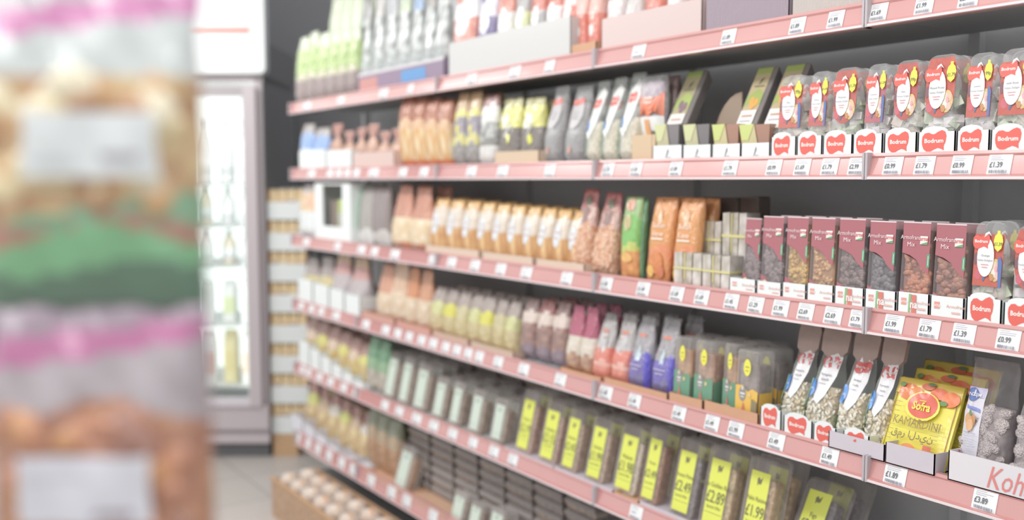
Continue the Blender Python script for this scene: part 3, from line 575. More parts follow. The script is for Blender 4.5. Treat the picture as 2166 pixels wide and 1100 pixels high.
def mix(w, h, i):
    j = (i) % 7; o = thing('fruit_mix_pack', '', 'pack'); d = .055; b = MB(); P0 = rrect(w*.93, h*.98, .006, 2, h*.01); P1 = rrect(w, h, .008, 2)
    b.rings([[(x, 0, z) for x, z in P0], [(x, .005, z) for x, z in P1], [(x, d, z) for x, z in P1]], FILM('#d8cfd0', .1)); b.build('clear_tray', o)
    b = MB(); c1, c2 = CN[j]; P = rrect(w*.88, h*.9, .005, 2, .003); b.rings([[(x, .011, z) for x, z in P], [(x, d-.004, z) for x, z in P]], FOOD(c2, c2, 60))
    for k in range(70):
        s = R_.uniform(.006, .010) if j in (1, 2) else R_.uniform(.008, .013)
        b.blob((R_.uniform(-.38, .38)*w, .011, R_.uniform(.14, .74)*h), (s, .006, s*.75), FOOD(c1, c2, 120, .5) if k % 2 else M(c1, .5, coat=.4), Matrix.Rotation(R_.uniform(0, 3.1), 3, 'Y'), 1 if j in (1, 2) else 2)
    b.build('dried_fruit', o)
    b = MB(); cream = M('#e3e6be')
    top = [('poly', [(-.9, .66), (-.9, .985), (.9, .985), (.9, .5), (.45, .56), (-.2, .63)], MAR)] if 0 else [('rect', -.92, .66, .92, .985, MAR), ('poly', [(-.92, .662), (.92, .662), (.92, .44), (.5, .5), (.1, .585), (-.4, .64)], MAR)]
    ops = top+[('rect', -.92, .985, .92, 1.0, M('#e5d0d2', .2, coat=.8)), ('poly', [(-.92, .27), (-.5, .24), (.1, .12), (.92, .04), (.92, .0), (-.92, .0)], MAR), ('ell', -.55, .1, .36, .1, cream), ('poly', [(-.3, .12), (-.05, .03), (.1, .0), (-.3, .02)], cream),
           ('text', -.55, .12, .1, ['AYVA', 'RAISINS', 'MULBERRY', 'FIG', 'PRUNES', 'APRICOT', 'APRICOT'][j], M('#7a8a58')), ('rect', -.75, .07, -.35, .08, M('#9aa878')), ('ell', .28, .14, .07, .025, M('#8aa84c')), ('ell', .75, .06, .08, .025, M('#e8903c')),
           ('rect', .78, .52, .96, .66, M('#4da070')), ('rect', .85, .54, .89, .64, M('#d0e8d8')), ('rect', .28, .76, .78, .85, M('#f1ecea')), ('text', .53, .82, .16, 'arna', M('#d9604e'), .02, 1.1), ('poly', [(.28, .76), (.78, .76), (.78, .79), (.5, .775)], M('#5ca464')), 
           ('text', -.35, .83, .155, 'Armofrans', M('#f3dfe0'), 0, 1.2), ('text', -.3, .755, .18, 'Mix', M('#f3dfe0'), 0, 1.1)]
    hi = [p for p in ops if (p[2] if p[0] in ('rect', 'text', 'ell') else max(q[1] for q in p[1])) > .43]; lo = [p for p in ops if p not in hi]
    deco(b, hi, w, h); b.build('upper_sleeve', o); b = MB(); deco(b, lo, w, h); b.build('lower_sleeve', o); return o
pxs = [(1605, 1652, 458), (1655, 1704, 459), (1706, 1760, 461), (1764, 1824, 463), (1828, 1888, 468), (1897, 1961, 470), (1966, 2036, 474)]
dn = ['maroon dried fruit pack with greyish fruit, leftmost of its row', 'maroon dried fruit pack showing golden raisins', 'maroon dried fruit pack showing tan mulberries', 'maroon dried fruit pack showing dark brown figs', 'maroon dried fruit pack showing nearly black prunes', 'maroon dried fruit pack showing bright orange apricots', 'maroon dried fruit pack with brown apricots, by sweet trays']
row(2, pxs, mix, dn, 'pack', 'maroon dried fruit packs', .03, lean=.05, back=1, backd=.07, gap=.97)
row(2, [(1566, 1602, 462)], lambda w, h, i: mix(w, h, 0), ['pinkish dried fruit pack with yellow sticker, left of maroon packs'], 'pack', None, .05, lean=.08)
def sleevecarton(w, h, i):
    ops = [('rect', -.75, .45, -.42, .75, M('#e79a8c')), ('text', -.58, .6, .13, 'arna', M('#f6efec'), .02)]
    if i in (4, 5, 6): ops += [('poly', [(-.3, .0), (-.18, .0), (-.1, .95), (-.25, .95)], M('#88b878')), ('rect', -.08, .08, .22, .92, M('#d9705f')), ('text', .07, .5, .25, 'na', M('#f6efec'), .03, 1.3)]
    ops += [('text', .55, .6, .13, 'Armofrans', M('#e3a59c')), ('rect', .3, .3, .8, .38, M('#e9b8b0'))]
    return carton(w, h, .24, WHITE, ops)
row(2, [(1542, 1598, 590), (1600, 1652, 597)]+[(a, b_, 380+.128*((a+b_)/2+300)-[33, 38, 40, 42, 45, 46][k]) for k, (a, b_) in enumerate([(1654, 1704), (1706, 1762), (1764, 1826), (1828, 1894), (1897, 1964), (1966, 2038)])], sleevecarton, 'white fruit carton with small red print', 'carton', 'white fruit cartons', .012, gap=.99)
row(2, [(2044, 2118, 466)], lambda w, h, i: delight('£1.39', False, 1, '#c85034', names=('Orange', 'Sultan Delights'))(w, h, 0), ['sweet tray with orange label right of the maroon packs'], 'tray', None, .035, lean=.06, back=1, backd=.062)
row(2, [(2130, 2206, 476)], lambda w, h, i: delight('£0.99', True, 3, '#c04a34', names=('Plain', 'Turkish Delight'))(w, h, 1), ['sweet tray cut off by the edge on the third shelf'], 'tray', None, .035, lean=.06, back=1, backd=.062)
row(2, [(2041, 2118, 632), (2120, 2200, 644)], lambda w, h, i: carton(w, h, .23, WHITE, [('logo', -.1, .6, .66, .95, RED)], bump=(-.1, .36, .012)), ['white logo carton under orange labelled sweet tray, third shelf', 'white logo carton at the picture edge, third shelf'], 'carton', 'third shelf logo cartons', .012)

# ---- fourth shelf
row(3, [(632, 662, 548), (662, 694, 545)], simple(lambda i: ((.35, SH('#e6ecec')), (.6, FOOD('#e6dc90', '#c9b58c', 35, coat=.8)), (1, SH('#a89894'))), .1, 'gusset'), 'yellow and grey bag in the white carton', 'bag', 'far yellow grey bags', .05)
row(3, [(694, 730, 532), (730, 768, 545)], simple(lambda i: ((.35, SH('#d9d6d6')), (.6, SH('#c4b7b8')), (.8, SH('#d49c96')), (1, SH('#d8b48c'))), .1, 'gusset', wr=.004), 'grey bag with red pointed top', 'bag', 'red topped grey bags', .05)
for k, (a, b_) in enumerate([(630, 662), (663, 696), (697, 728), (729, 762)]):
    row(3, [(a, b_, 591+k*11)], lambda w, h, i: carton(w, h, .25, WHITE), [f"white carton, {ORD[k]} of four at the far end of the fourth shelf"], 'carton', 'far white cartons', .012)
row(3, [(790, 822, 560), (820, 852, 548), (850, 874, 566), (874, 902, 572)], simple(lambda i: ((.1, SH('#dba488')), (.5, FOOD('#f0e4d0', '#dcc09a', 35, coat=.8)), (1, SH(['#d99a78', '#e0bc9c', '#d98f58', '#d99a70'][i]))), .09, 'gusset', wr=.003), 'cream bag with orange pointed top', 'bag', 'orange pointed bags', .05, twist=.1)
xs = [(904+i*26, 930+i*26, 608+i*5) for i in range(7)]
row(3, xs, simple(lambda i: ((.45, FOOD('#e6dca8', '#cdbb88', 40, coat=.8)), (.7, SH(['#dfe0a0', '#e9e45c', '#d9cfa0'][i % 3])), (1, SH('#b3a49c'))), .09, 'pillow', wr=.004), 'pale yellow wrapped bag', 'bag', 'pale yellow bags', .06, twist=.1, back=1)
for k, (a, b_) in enumerate([(764, 835), (837, 912), (914, 992), (994, 1088)]):
    row(3, [(a, b_, 380+.278*(a/2+b_/2+300)-20)], lambda w, h, i: carton(w, h, .24, M(['#cf9a88', '#cf9684', '#c9a890', '#cbb09a'][k], .6)), [f"low carton, {ORD[k]} of four below the pale bags"], 'carton', 'low pinkish cartons', .012)
row(3, [(1092, 1124, 632), (1124, 1158, 636), (1158, 1190, 640)], simple(lambda i: ((.25, SH('#8d7a86')), (.6, FOOD('#b38c7c', '#8d6a62', 40, coat=.8)), (.8, SH('#e9d8cc')), (1, SH(['#8d6f68', '#a0605a', '#93706a'][i]))), .09, 'pillow', wr=.004), 'brown and purple bag', 'bag', 'brown purple bags', .05, twist=.08, back=1)
row(3, [(1190, 1222, 648), (1220, 1250, 652)], simple(lambda i: ((.3, FOOD('#d9b48c', '#a87c68', 40, coat=.8)), (.55, SH('#e2d8c8')), (1, SH('#b8506e'))), .08, 'gusset', wr=.004), 'magenta topped bag', 'bag', 'magenta topped bags', .04, back=1)
row(3, [(1244, 1281, 662), (1282, 1322, 664)], simple(lambda i: ((.22, SH('#e28a74')), (.3, SH('#f0b8a8')), (.5, SH('#e2806a')), (.88, SH('#b8b3b1')), (1, SH('#8f8a88'))), .08, 'gusset', [('poly', [(-.5, .5), (-.2, .42), (0, .5), (.3, .4), (.5, .5), (.4, .7), (-.4, .7)], SH('#cfcccb')), ('rect', -.4, .72, .35, .76, M('#e58a70')), ('rect', -.3, .66, .25, .69, M('#f0d8d0'))], wr=.004), ['orange and silver bag, left of the pair', 'orange and silver bag, next to the blue ones'], 'bag', 'orange silver bags', .035, lean=.1, back=1)
row(3, [(1318, 1362, 668), (1366, 1414, 672)], simple(lambda i: ((.18, SH('#6f6596')), (.48, SH('#6f62b8' if i else '#7468b0')), (.88, SH('#a8a4a8')), (1, SH('#8d8a8c'))), .08, 'gusset', [('poly', [(-.2, .4), (.2, .4), (.25, .48), (.05, .62), (-.15, .5)], SH('#cfe2ea')), ('rect', -.4, .72, .35, .76, M('#e58a70')), ('rect', -.55, .33, .55, .345, M('#c9c4dc')), ('rect', -.35, .28, .35, .295, M('#c9c4dc')), ('poly', [(.72, .0), (.98, .0), (.9, .5), (.6, .55)], SH('#5a4fd0'))], wr=.004), ['blue violet and silver bag beside the orange ones', 'blue violet and silver bag beside the green trays'], 'bag', 'blue silver bags', .035, lean=.1, back=1)
def slim(kind):
    def f(w, h, i):
        o = thing('slim_nut_tray', '', 'tray'); d = .06; b = MB(); P0 = rrect(w*.84, h*.96, w*.12, 3, h*.01); P1 = rrect(w, h, w*.14, 3)
        b.rings([[(x, 0, z) for x, z in P0], [(x, .008, z) for x, z in P1], [(x, d, z) for x, z in P1]], FILM('#d9d6d2', .16)); b.build('clear_tray', o)
        c = [('#dba860', '#b87840'), ('#d8a878', '#a86c48'), ('#a8938e', '#7c6a66')][kind[1]]
        b = MB(); P = rrect(w*.78, h*.78, .004, 2, .004); b.rings([[(x, .012, z) for x, z in P], [(x, d-.005, z) for x, z in P]], FOOD(c[0], c[1], 55)); b.build('contents', o)
        b = MB(); gm = M('#5b9a78', .4, coat=.3) if kind[0] == 'g' else M('#f0bf3c', .4, coat=.3)
        ops = [('poly', [(-.9, .0), (.95, .0), (.95, .44), (.5, .47), (.1, .42), (-.3, .5), (-.9, .49)], gm), ('ell', -.3, .38, .3, .11, M('#8f8c88')), ('rect', -.5, .37, -.1, .395, M('#e8e8e4')), ('rect', -.45, .33, -.15, .345, M('#e8e8e4')), ('ell', -.3, .46, .12, .03, M('#d9cfc0')), ('ell', .3, .38, .12, .03, M('#e6c888')),
               ('poly', [(-.35, .12), (.0, .12), (-.1, .2), (-.2, .27), (-.28, .2)], M('#d8735e')), ('rect', -.65, .06, .25, .13, M('#ead9a8')), ('text', -.2, .095, .15, 'No Sugar' if kind[0] == 'g' else 'Mixed Nuts', M('#7a6a50')), ('ell', .05, .76, .3, .12, YEL), ('rect', -.1, .76, .2, .775, M('#8c8a40')), ('rect', -.08, .71, .18, .72, M('#8c8a40'))]
        if kind[0] == 'y': ops.append(('poly', [(.5, .1), (.95, .1), (.95, .3), (.5, .34)], M('#8a7c50')))
        deco(b, ops, w, h); b.build('printed_sleeve', o); b = MB(); b.box(w/2-.0005, w/2+.0006, .004, d-.004, .0, h*.42, gm); b.build('sleeve_side', o)
        return o
    return f
for k, (t, kd, ds, of) in enumerate([((1421, 1459, 714), ('g', 0), 'slim nut tray with green sleeve, left of the three', .035), ((1463, 1507, 722), ('g', 1), 'slim nut tray with green sleeve, middle of the three', .035), ((1524, 1556, 728), ('g', 0), 'slim nut tray with green sleeve, partly behind the yellow one', .05), ((1550, 1602, 742), ('y', 2), 'slim nut tray with bright yellow sleeve', .03)]):
    row(3, [t], slim(kd), [ds], 'tray', None, of, lean=.04, back=1, backd=.075)
row(3, [(1520, 1556, 716), (1576, 1612, 726), (1608, 1640, 728)], slim(('y', 2)), ['rear slim tray above the hidden green sleeve tray', 'rear slim tray behind the yellow sleeve tray', 'rear slim tray behind the first seed bag'], 'tray', 'rear slim trays', .19)
for k, (a, b_) in enumerate([(1184, 1272), (1276, 1412), (1414, 1486), (1488, 1604)]):
    row(3, [(a, b_, 380+.278*(a/2+b_/2+300)-[17, 22, 28, 32][k])], lambda w, h, i: carton(w, h, .24, M('#cf9a72', .75, noise=.06)), [['kraft tray under the magenta topped bags', 'long kraft tray under orange and blue silver bags', 'short kraft tray under the left green sleeve trays', 'kraft tray under the yellow sleeve tray'][k]], 'carton', 'kraft trays', .012, gap=.99)
# seed bags
SEED = [M('#f4ead6', .45, coat=.3), M('#ecdcbc', .45, coat=.3), M('#faf4e8', .45, coat=.3), M('#dcc69c', .5)]
def seedbag(w, h, i):
    o, fr = bag(w, h, .085, 'gusset', None, None, 31+i*3, 'seed_bag', clear=(FOOD('#e3d5bb', '#b59f7c', 110), .56), film_m=FILM('#e6eee8', .07), wr=.003)
    b = MB()
    for k in range(120):
        x = R_.uniform(-.44, .44)*w; z = R_.uniform(.03, .55)*h; W = Wprof('gusset', z/h)
        b.blob((x*W, fr(x*W, z)+.0045, z), (.0042, .0016, .0095), SEED[k % 4], Matrix.Rotation(R_.uniform(-1.2, 1.2), 3, 'Y') @ Matrix.Rotation(R_.uniform(-.3, .3), 3, 'Z'), 1)
    b.build('seeds', o)
    b = MB(); px_ = [(-.35, .4), (-.05, .36), (.3, .46), (.6, .68), (.62, .88), (.3, .97), (-.15, .93), (-.45, .78), (-.52, .56)]
    ops = [('poly', px_, M('#efeef0', .3, coat=.4)), ('logo', .08, .82, .56, .14, M('#d94a44', .35, coat=.4)), ('text', .0, .68, .1, ['Pumpkin', 'Pumpkin', 'Shelled', 'Pumpkin'][i % 4], INK), ('text', .0, .63, .1, 'Seeds', INK), ('rect', -.3, .58, .15, .586, GREYINK), ('ell', -.64, .52, .27, .1, M('#3d8ee0', .35, coat=.4)), ('text', -.64, .52, .1, 'Tuzlu', M('#f0f4f8')),
           ('rect', -.97, .02, -.84, .3, M('#a8cf9c', .4)), ('ell', .5, .06, .14, .03, M('#f0b890'))]
    if i != 2: ops.append(('poly', [(-.9, .3), (-.78, .3), (-.74, .62), (-.84, .62)], M('#8fc0a4', .3)))
    deco(b, ops, w, h, fr, .0012, 6); b.build('label', o)
    b = MB(); topm = M('#a98f84', .6, noise=.15)
    W = w*.42; z0 = h*.93
    pts = [(-W, z0+.0), (-W*.3, z0-.022), (W*.4, z0-.018), (W, z0+.005), (W*1.1, z0+.05), (W*.8, z0+.075), (-W*.9, z0+.075), (-W*1.05, z0+.04)]
    b.prism(pts, .036, .05, topm); b.build('folded_top', o)
    return o
row(3, [(1637, 1688, 722), (1686, 1750, 728), (1752, 1812, 738), (1812, 1866, 748)], seedbag, ['pumpkin seed bag by the slim trays, leftmost', 'pumpkin seed bag with round blue badge in full view', 'pumpkin seed bag whose big oval label hides the badge', 'pumpkin seed bag beside the yellow apricot pouch'], 'bag', 'pumpkin seed bags', .04, lean=.2, gap=1.0)
row(3, [(1607, 1652, 865), (1656, 1718, 885), (1719, 1768, 902), (1782, 1838, 917)], lambda w, h, i: carton(w, h, .14, WHITE, [('logo', -.05, .62, .68, .95, RED)], bump=(-.05, .38, .012)), 'white seed carton with red logo', 'carton', 'white seed cartons', .012)
def foilstrip(w, h, i): pass
# apricot sheets pouch
def pouch_y(w, h, i):
    ops = [('rect', -.96, .02, .96, .985, M('#f4e83a', .28, coat=.6)), ('rect', -.9, .03, -.875, .8, M('#a8702c')), ('rect', .875, .03, .9, .8, M('#a8702c')),
           ('rect', -.96, .8, .96, .985, M('#e8c840', .25, coat=.7)), ('ell', -.55, .83, .3, .1, M('#ea7a2c', .3, coat=.6)), ('ell', -.3, .82, .2, .08, M('#f08c34', .3, coat=.6)), ('ell', .35, .86, .25, .07, M('#e8682c', .3)), ('ell', .7, .82, .25, .09, M('#f07a2c', .3)), ('ell', .0, .92, .2, .04, M('#e0683a', .3)), ('ell', -.75, .9, .1, .03, M('#6a8c3c')), ('ell', .55, .76, .12, .03, M('#5c8c3c')), ('ell', .1, .95, .12, .02, M('#5c7c3c')),
           ('ell', .02, .68, .5, .17, M('#f4e83a', .28, coat=.6)), ('ell', .02, .69, .43, .15, M('#e2502c', .3, coat=.4)), ('text', .02, .67, .125, 'Sofra', M('#f7e94a'), .03, 1.3), ('rect', -.08, .735, .12, .745, M('#f7e94a')),
           ('text', .02, .47, .13, 'KAMARDINI', M('#8c6a1c'), 0, 1.3), ('rect', -.2, .42, .25, .428, M('#b09030')), ('text', .0, .33, .13, 'قمر الدين', M('#6c5418'), .01), ('ell', -.05, .13, .27, .1, M('#f0882c', .3, coat=.5)), ('ell', .02, .1, .14, .05, M('#f8b860', .3)), ('rect', .38, .16, .62, .25, M('#e0603c'))]
    for k in range(9): ops.append(('rect', -.8, .68-k*.055, -.52, .686-k*.055, M('#a09030')))
    for k in range(8): ops.append(('rect', .55, .5-k*.045, .8, .506-k*.045, M('#a09030')))
    o, _ = bag(w, h, .02, 'flat', zones((1, M('#f1df3c', .25, coat=.7))), ops, 5+i, 'apricot_pouch', wr=.0015, nv=24, nu=16); return o
row(3, [(1848, 1996, 806)], pouch_y, ['bright yellow apricot sheet pouch with red round logo, front one'], 'pouch', 'yellow apricot pouches', .032, lean=.42)
row(3, [(1880, 2040, 788)], pouch_y, ['yellow apricot pouch peeking over the front pouch, middle'], 'pouch', 'yellow apricot pouches', .085, lean=.42)
row(3, [(1895, 2065, 770)], pouch_y, ['yellow apricot pouch farthest back behind the other two'], 'pouch', 'yellow apricot pouches', .125, lean=.42)
row(3, [(1752, 1870, 926), (1872, 1976, 948)], lambda w, h, i: carton(w, h, .12, LILAC, [('poly', [(-.1, .8), (.0, .9), (.02, .78), (-.05, .7)], RED)] if i == 0 else None), ['lilac grey open tray under the last seed bag', 'lilac grey open tray under the yellow pouch'], 'carton', 'lilac trays', .006, gap=1.0)
def nutbag(w, h, i):
    o, fr = bag(w, h, .085, 'stand', None, None, 77+i, 'candied_nut_bag', clear=(FOOD('#b5a8a6', '#8a7d7c', 60), .62), film_m=FILM('#ddd6da', .1), wr=.004)
    b = MB(); nm = [FOOD('#efe6e2', '#c4b6b2', 260, 1), FOOD('#e6dad8', '#b5a8a6', 240, 1)]
    for k in range(60):
        x = R_.uniform(-.42, .42)*w*.95; z = R_.uniform(.03, .6)*h; b.blob((x, fr(x, z)+.0085, z), (.011, .0075, .0155), nm[k % 2], Matrix.Rotation(R_.uniform(-1.2, 1.2), 3, 'Y'), 2)
    b.build('candied_nuts', o)
    b = MB(); c = -.42 if i == 0 else .1
    ops = [('rect', c-.38, .12, c+.38, .76, M('#e2e0ea', .3, coat=.5)), ('rect', c-.38, .68, c+.38, .76, M('#c9c6e2', .3)), ('ell', c-.12, .7, .26, .055, M('#4a6ab0')), ('text', c-.12, .7, .09, 'HANZEM', M('#f0f0f8'), .02), ('poly', [(c-.3, .61), (c+.25, .59), (c+.3, .56), (c-.25, .58)], M('#7c8cd0')),
           ('ell', c-.12, .5, .12, .05, M('#d8a068')), ('ell', c+.08, .49, .12, .05, M('#d09458')), ('ell', c-.02, .45, .14, .05, M('#e0ac74')), ('ell', c-.05, .55, .06, .025, M('#6c9458')), ('rect', c-.3, .385, c+.3, .39, M('#a8a4bc')), ('rect', c-.08, .14, c+.12, .2, M('#908c9c')), ('ell', c-.27, .22, .05, .015, M('#d86058')), ('ell', c-.27, .18, .05, .015, M('#d86058'))]
    for k in range(7): ops.append(('rect', c-.3, .36-k*.02, c+.3, .364-k*.02, M('#b8b4c6')))
    deco(b, ops, w, h, fr, .0012, 6); b.build('label', o); return o
row(3, [(2008, 2118, 762), (2120, 2240, 790)], nutbag, ['clear bag of white candied nuts with lilac label', 'clear bag of pale nuts cut off by the picture edge'], 'bag', 'candied nut bags', .04, lean=.12)
row(3, [(2000, 2240, 980)], lambda w, h, i: carton(w, h, .2, M('#e2dee2', .5), [('text', .28, .42, .2, 'Kohari', M('#e27a74'), .0, 1.5)]), ['white tray with red script lettering under the candied nuts'], 'carton', None, .008)

# ---- fifth shelf
xs = [(640+i*22, 662+i*22, 668+i*12) for i in range(6)]
row(4, xs, simple(lambda i: ((.5, FOOD('#e6dc8c', '#cfa86c', 35, coat=.8)), (.7, SH('#e8e27c' if i % 2 else '#e9d0b8')), (1, SH('#b98d80'))), .1, 'pillow', wr=.004), 'yellow and tan bag', 'bag', 'far yellow and tan bags', .06, back=1)
xs = [(632+i*23, 655+i*23, 722+i*17) for i in range(6)]
row(4, xs, lambda w, h, i: carton(w, h, .25, WHITE), 'white ticketed carton', 'carton', 'far white cartons below', .012)
row(4, [(770, 792, 712), (792, 814, 722)], simple(lambda i: ((.4, FOOD('#d8d0c0', '#a49a8c', 40)), (.6, SH('#8fb48a')), (1, SH('#5e9468'))), .08, 'pillow'), 'green bag with pale lower part', 'bag', 'green bags', .04)
def labtray(lab, price=None, nm='', cont=('#c9b49c', '#9c8470'), short=False):
    def f(w, h, i):
        o = thing('labelled_nut_tray', '', 'tray'); d = .05; b = MB(); r = w*.16; P0 = rrect(w*.8, h*.93, r*.8, 4, h*.02); P1 = rrect(w*.9, h*.97, r, 4, h*.01); P3 = rrect(w, h, r, 4)
        b.rings([[(x, 0, z) for x, z in P0], [(x, .006, z) for x, z in P1], [(x, d-.006, z) for x, z in P1], [(x, d-.004, z) for x, z in P3], [(x, d, z) for x, z in P3]], FILM('#cfc8c4', .17), (True, True)); b.build('clear_tray', o)
        b = MB(); P = rrect(w*.74, h*.72, r*.5, 3, h*.03); b.rings([[(x, .01, z) for x, z in P], [(x, d-.006, z) for x, z in P]], FOOD(cont[0], cont[1], 65))
        for k in range(40):
            b.blob((R_.uniform(-.36, .36)*w, .011, R_.uniform(.07, .7)*h), (.008, .005, .006), M(cont[0], .4, coat=.4), Matrix.Rotation(R_.uniform(0, 3), 3, 'Y'), 1)
        b.build('nuts', o)
        b = MB(); lm, dk = lab
        ops = [('rect', -.6, .08, .5, .82, M(lm, .4, coat=.3)), ('poly', [(-.2, .74), (-.1, .76), (-.02, .73), (.1, .77), (.06, .7), (.0, .68), (-.1, .69), (-.16, .66)], M(dk)), ('rect', -.55, .2, .45, .205, M(dk))]
        if price: ops += [('text', -.05, .52, .115, nm, M(dk), 0, 1.3), ('text', -.05, .38, .24, price, M('#5c5a3c'), .0, 1.6), ('text', -.05, .27, .08, 'Special Offer', M(dk), 0, 1.2)]
        deco(b, ops, w, h); b.build('label', o); return o
    return f
PALE = ('#d3e2d2', '#7c8c84'); YL = ('#e9f04a', '#6e6c34')
xs = [(806, 834, 742), (836, 864, 752), (866, 900, 766)]
row(4, xs, labtray(PALE), 'nut tray with pale mint label', 'tray', 'pale label trays, far group', .035, lean=.22, back=2, backd=.07)
xs = [(908, 938, 796), (944, 972, 806), (984, 1016, 822), (1030, 1064, 840)]
row(4, xs, labtray(PALE), ['pale mint labelled tray, first right of the far trio', 'pale mint labelled tray, second right of the far trio', 'pale mint labelled tray, third right of the far trio', 'pale mint labelled tray next to the yellow labels'], 'tray', 'pale label trays, near group', .035, lean=.22, back=2, backd=.07)
ya = [((1082, 1122, 822), '£2.19', 'Peanuts'), ((1130, 1176, 846), '£2.15', 'Hazelnuts'), ((1178, 1218, 862), '£2.45', 'Almonds'), ((1228, 1276, 880), '£1.99', 'Cashews'), ((1286, 1344, 896), '£1.98', 'Walnuts'), ((1344, 1388, 900), '£2.49', 'Pecans'), ((1404, 1466, 926), '£2.49', 'Prunes Pitted'), ((1466, 1540, 942), '£2.89', 'Jumbo Golden Raisins'), ((1548, 1622, 965), '£1.99', 'Pakis Raisins')]
yd = ['tray with yellow label, beside the mint labelled trays', 'yellow label tray, second in the yellow row', 'yellow label tray, third in the yellow row', 'yellow label tray, fourth in the yellow row', 'wide yellow label tray of white flakes, fifth of the row', 'narrow yellow label tray turned beside brown almonds', 'yellow label tray reading £2.49, just right of brown almonds', 'yellow label tray reading £2.89, second nearest upright one', 'nearest upright yellow label tray reading £1.99']
yc = [('#d9b49c', '#a87860')]*2+[('#dcbfa4', '#b08c70')]*2+[('#efe2cf', '#cdb89c'), ('#c98c5c', '#9c6438'), ('#8c8084', '#5c5458'), ('#e6cf9c', '#c9a468'), ('#dfbf8c', '#b98f58')]
for k, (t, pr, nm) in enumerate(ya):
    row(4, [t], labtray(YL, pr, nm, yc[k]), [yd[k]], 'tray', 'yellow label trays', .035, lean=.24, back=1, backd=.075)
row(4, [(1648, 1738, 1012)], labtray(YL, '£2.29', 'Figs', ('#8c8084', '#5c5458')), ['yellow label tray lying back, nearest of all'], 'tray', 'yellow label trays', .09, lean=.5, back=1, backd=.09)
for k, (a, b_) in enumerate([(1068, 1170), (1172, 1296), (1298, 1350), (1352, 1480), (1482, 1640)]):
    row(4, [(a, b_, 380+.427*(a/2+b_/2+300)-[20, 24, 24, 28, 30][k])], lambda w, h, i: carton(w, h, .24, KRAFT if k == 2 else LILAC), [['lilac tray front under the first yellow labels', 'lilac tray front under the middle yellow labels', 'short kraft tray under the white flakes tray', 'lilac tray front under the £2.49 tray', 'lilac tray front at the near end of the row'][k]], 'carton', 'lilac tray fronts', .01, gap=1.0)
def stacktray(w, h, i):
    o = thing('stacked_nut_tray', '', 'tray'); b = MB(); d = .16
    b.rings([[(-w*.44, .01, 0), (w*.44, .01, 0), (w*.44, d-.01, 0), (-w*.44, d-.01, 0)], [(-w/2, 0, h*.6), (w/2, 0, h*.6), (w/2, d, h*.6), (-w/2, d, h*.6)]], FOOD(['#aa9a90', '#9c8c84', '#b8a08c'][i % 3], '#77706c', 50)); b.build('contents', o)
    b = MB(); b.rings([[(-w/2-.002, -.002, h*.6), (w/2+.002, -.002, h*.6), (w/2+.002, d+.002, h*.6), (-w/2-.002, d+.002, h*.6)], [(-w*.46, .004, h*.97), (w*.46, .004, h*.97), (w*.46, d-.004, h*.97), (-w*.46, d-.004, h*.97)]], FILM('#b8b0ac', .45)); b.build('clear_lid', o)
    return o
def stacks(lv, cols, off, hh, n, what, grp):
    for ci, (a, b_) in enumerate(cols):
        for k in range(n):
            z = ZT[lv]+k*hh; w = Yat(a, D+off, z)-Yat(b_, D+off, z)
            o = stacktray(w*.95, hh*.98, ci+k); tag(o, f"{what}, {ORD[k]} from the bottom in the {ORD[ci]} stack from the left", 'tray', grp)
            setat(o, lv, a, b_, off, 0, 0, z)
            if k: o.location.y += R_.uniform(-.004, .004)
stacks(4, [(905, 950), (952, 1000), (1002, 1052), (1054, 1104), (1106, 1160), (1162, 1220), (1222, 1285), (1287, 1352), (1354, 1420)], .27, .042, 6, 'dull nut tray, fifth shelf', 'rear stacks on the fifth shelf')

# ---- sixth shelf
xs = [(640+i*22, 662+i*22, 806+i*14) for i in range(6)]
row(5, xs, simple(lambda i: ((.55, FOOD('#e8dc9c', '#c9a070', 30, coat=.8)), (.75, SH(['#dfe07c', '#d9bc9c', '#e8e0d4'][i % 3])), (1, SH('#b07c70'))), .1, 'gusset', wr=.005), 'golden bag with rusty top', 'bag', 'golden rusty bags', .08, back=1)
xs = [(616+i*25.5, 641+i*25.5, 880+i*21) for i in range(6)]
row(5, xs, lambda w, h, i: carton(w, h, .25, M('#e2e2ea', .5)), 'pale lilac carton', 'carton', 'pale lilac cartons', .012)
xs = [(772, 792, 862), (792, 814, 874), (814, 838, 886)]
row(5, xs, simple(lambda i: ((.5, FOOD('#c9a078', '#a5794f', 45)), (.7, SH('#b9a080')), (1, SH('#7e8468'))), .08, 'flat'), 'brown and olive bag', 'bag', 'brown olive bags', .06, back=1)
row(5, [(826, 862, 940)], labtray(PALE, cont=('#d9b48c', '#a87c50')), ['pale label tray beside the brown olive bags'], 'tray', None, .03, lean=.3)
row(5, [(946, 982, 1040), (982, 1016, 1062), (1022, 1062, 1074)], labtray(PALE, cont=('#b8a490', '#8c7868')), ['pale label tray at the lower edge, left of three', 'pale label tray at the lower edge, middle of three', 'pale label tray at the lower edge, right of three'], 'tray', 'lower edge label trays', .03, lean=.25)
stacks(5, [(862, 908), (910, 958), (960, 1010), (1012, 1066), (1068, 1126), (1128, 1190), (1192, 1260)], .12, .045, 7, 'dull nut tray, sixth shelf', 'stacks on the sixth shelf')
for k, (a, b_) in enumerate([(770, 850), (852, 945)]):
    row(5, [(a, b_, 380+.59*(a/2+b_/2+300)-20)], lambda w, h, i: carton(w, h, .25, M('#d6ab88', .7)), [['kraft tray front under the brown olive bags', 'kraft tray front under the dull stacks'][k]], 'carton', 'sixth shelf kraft trays', .01)

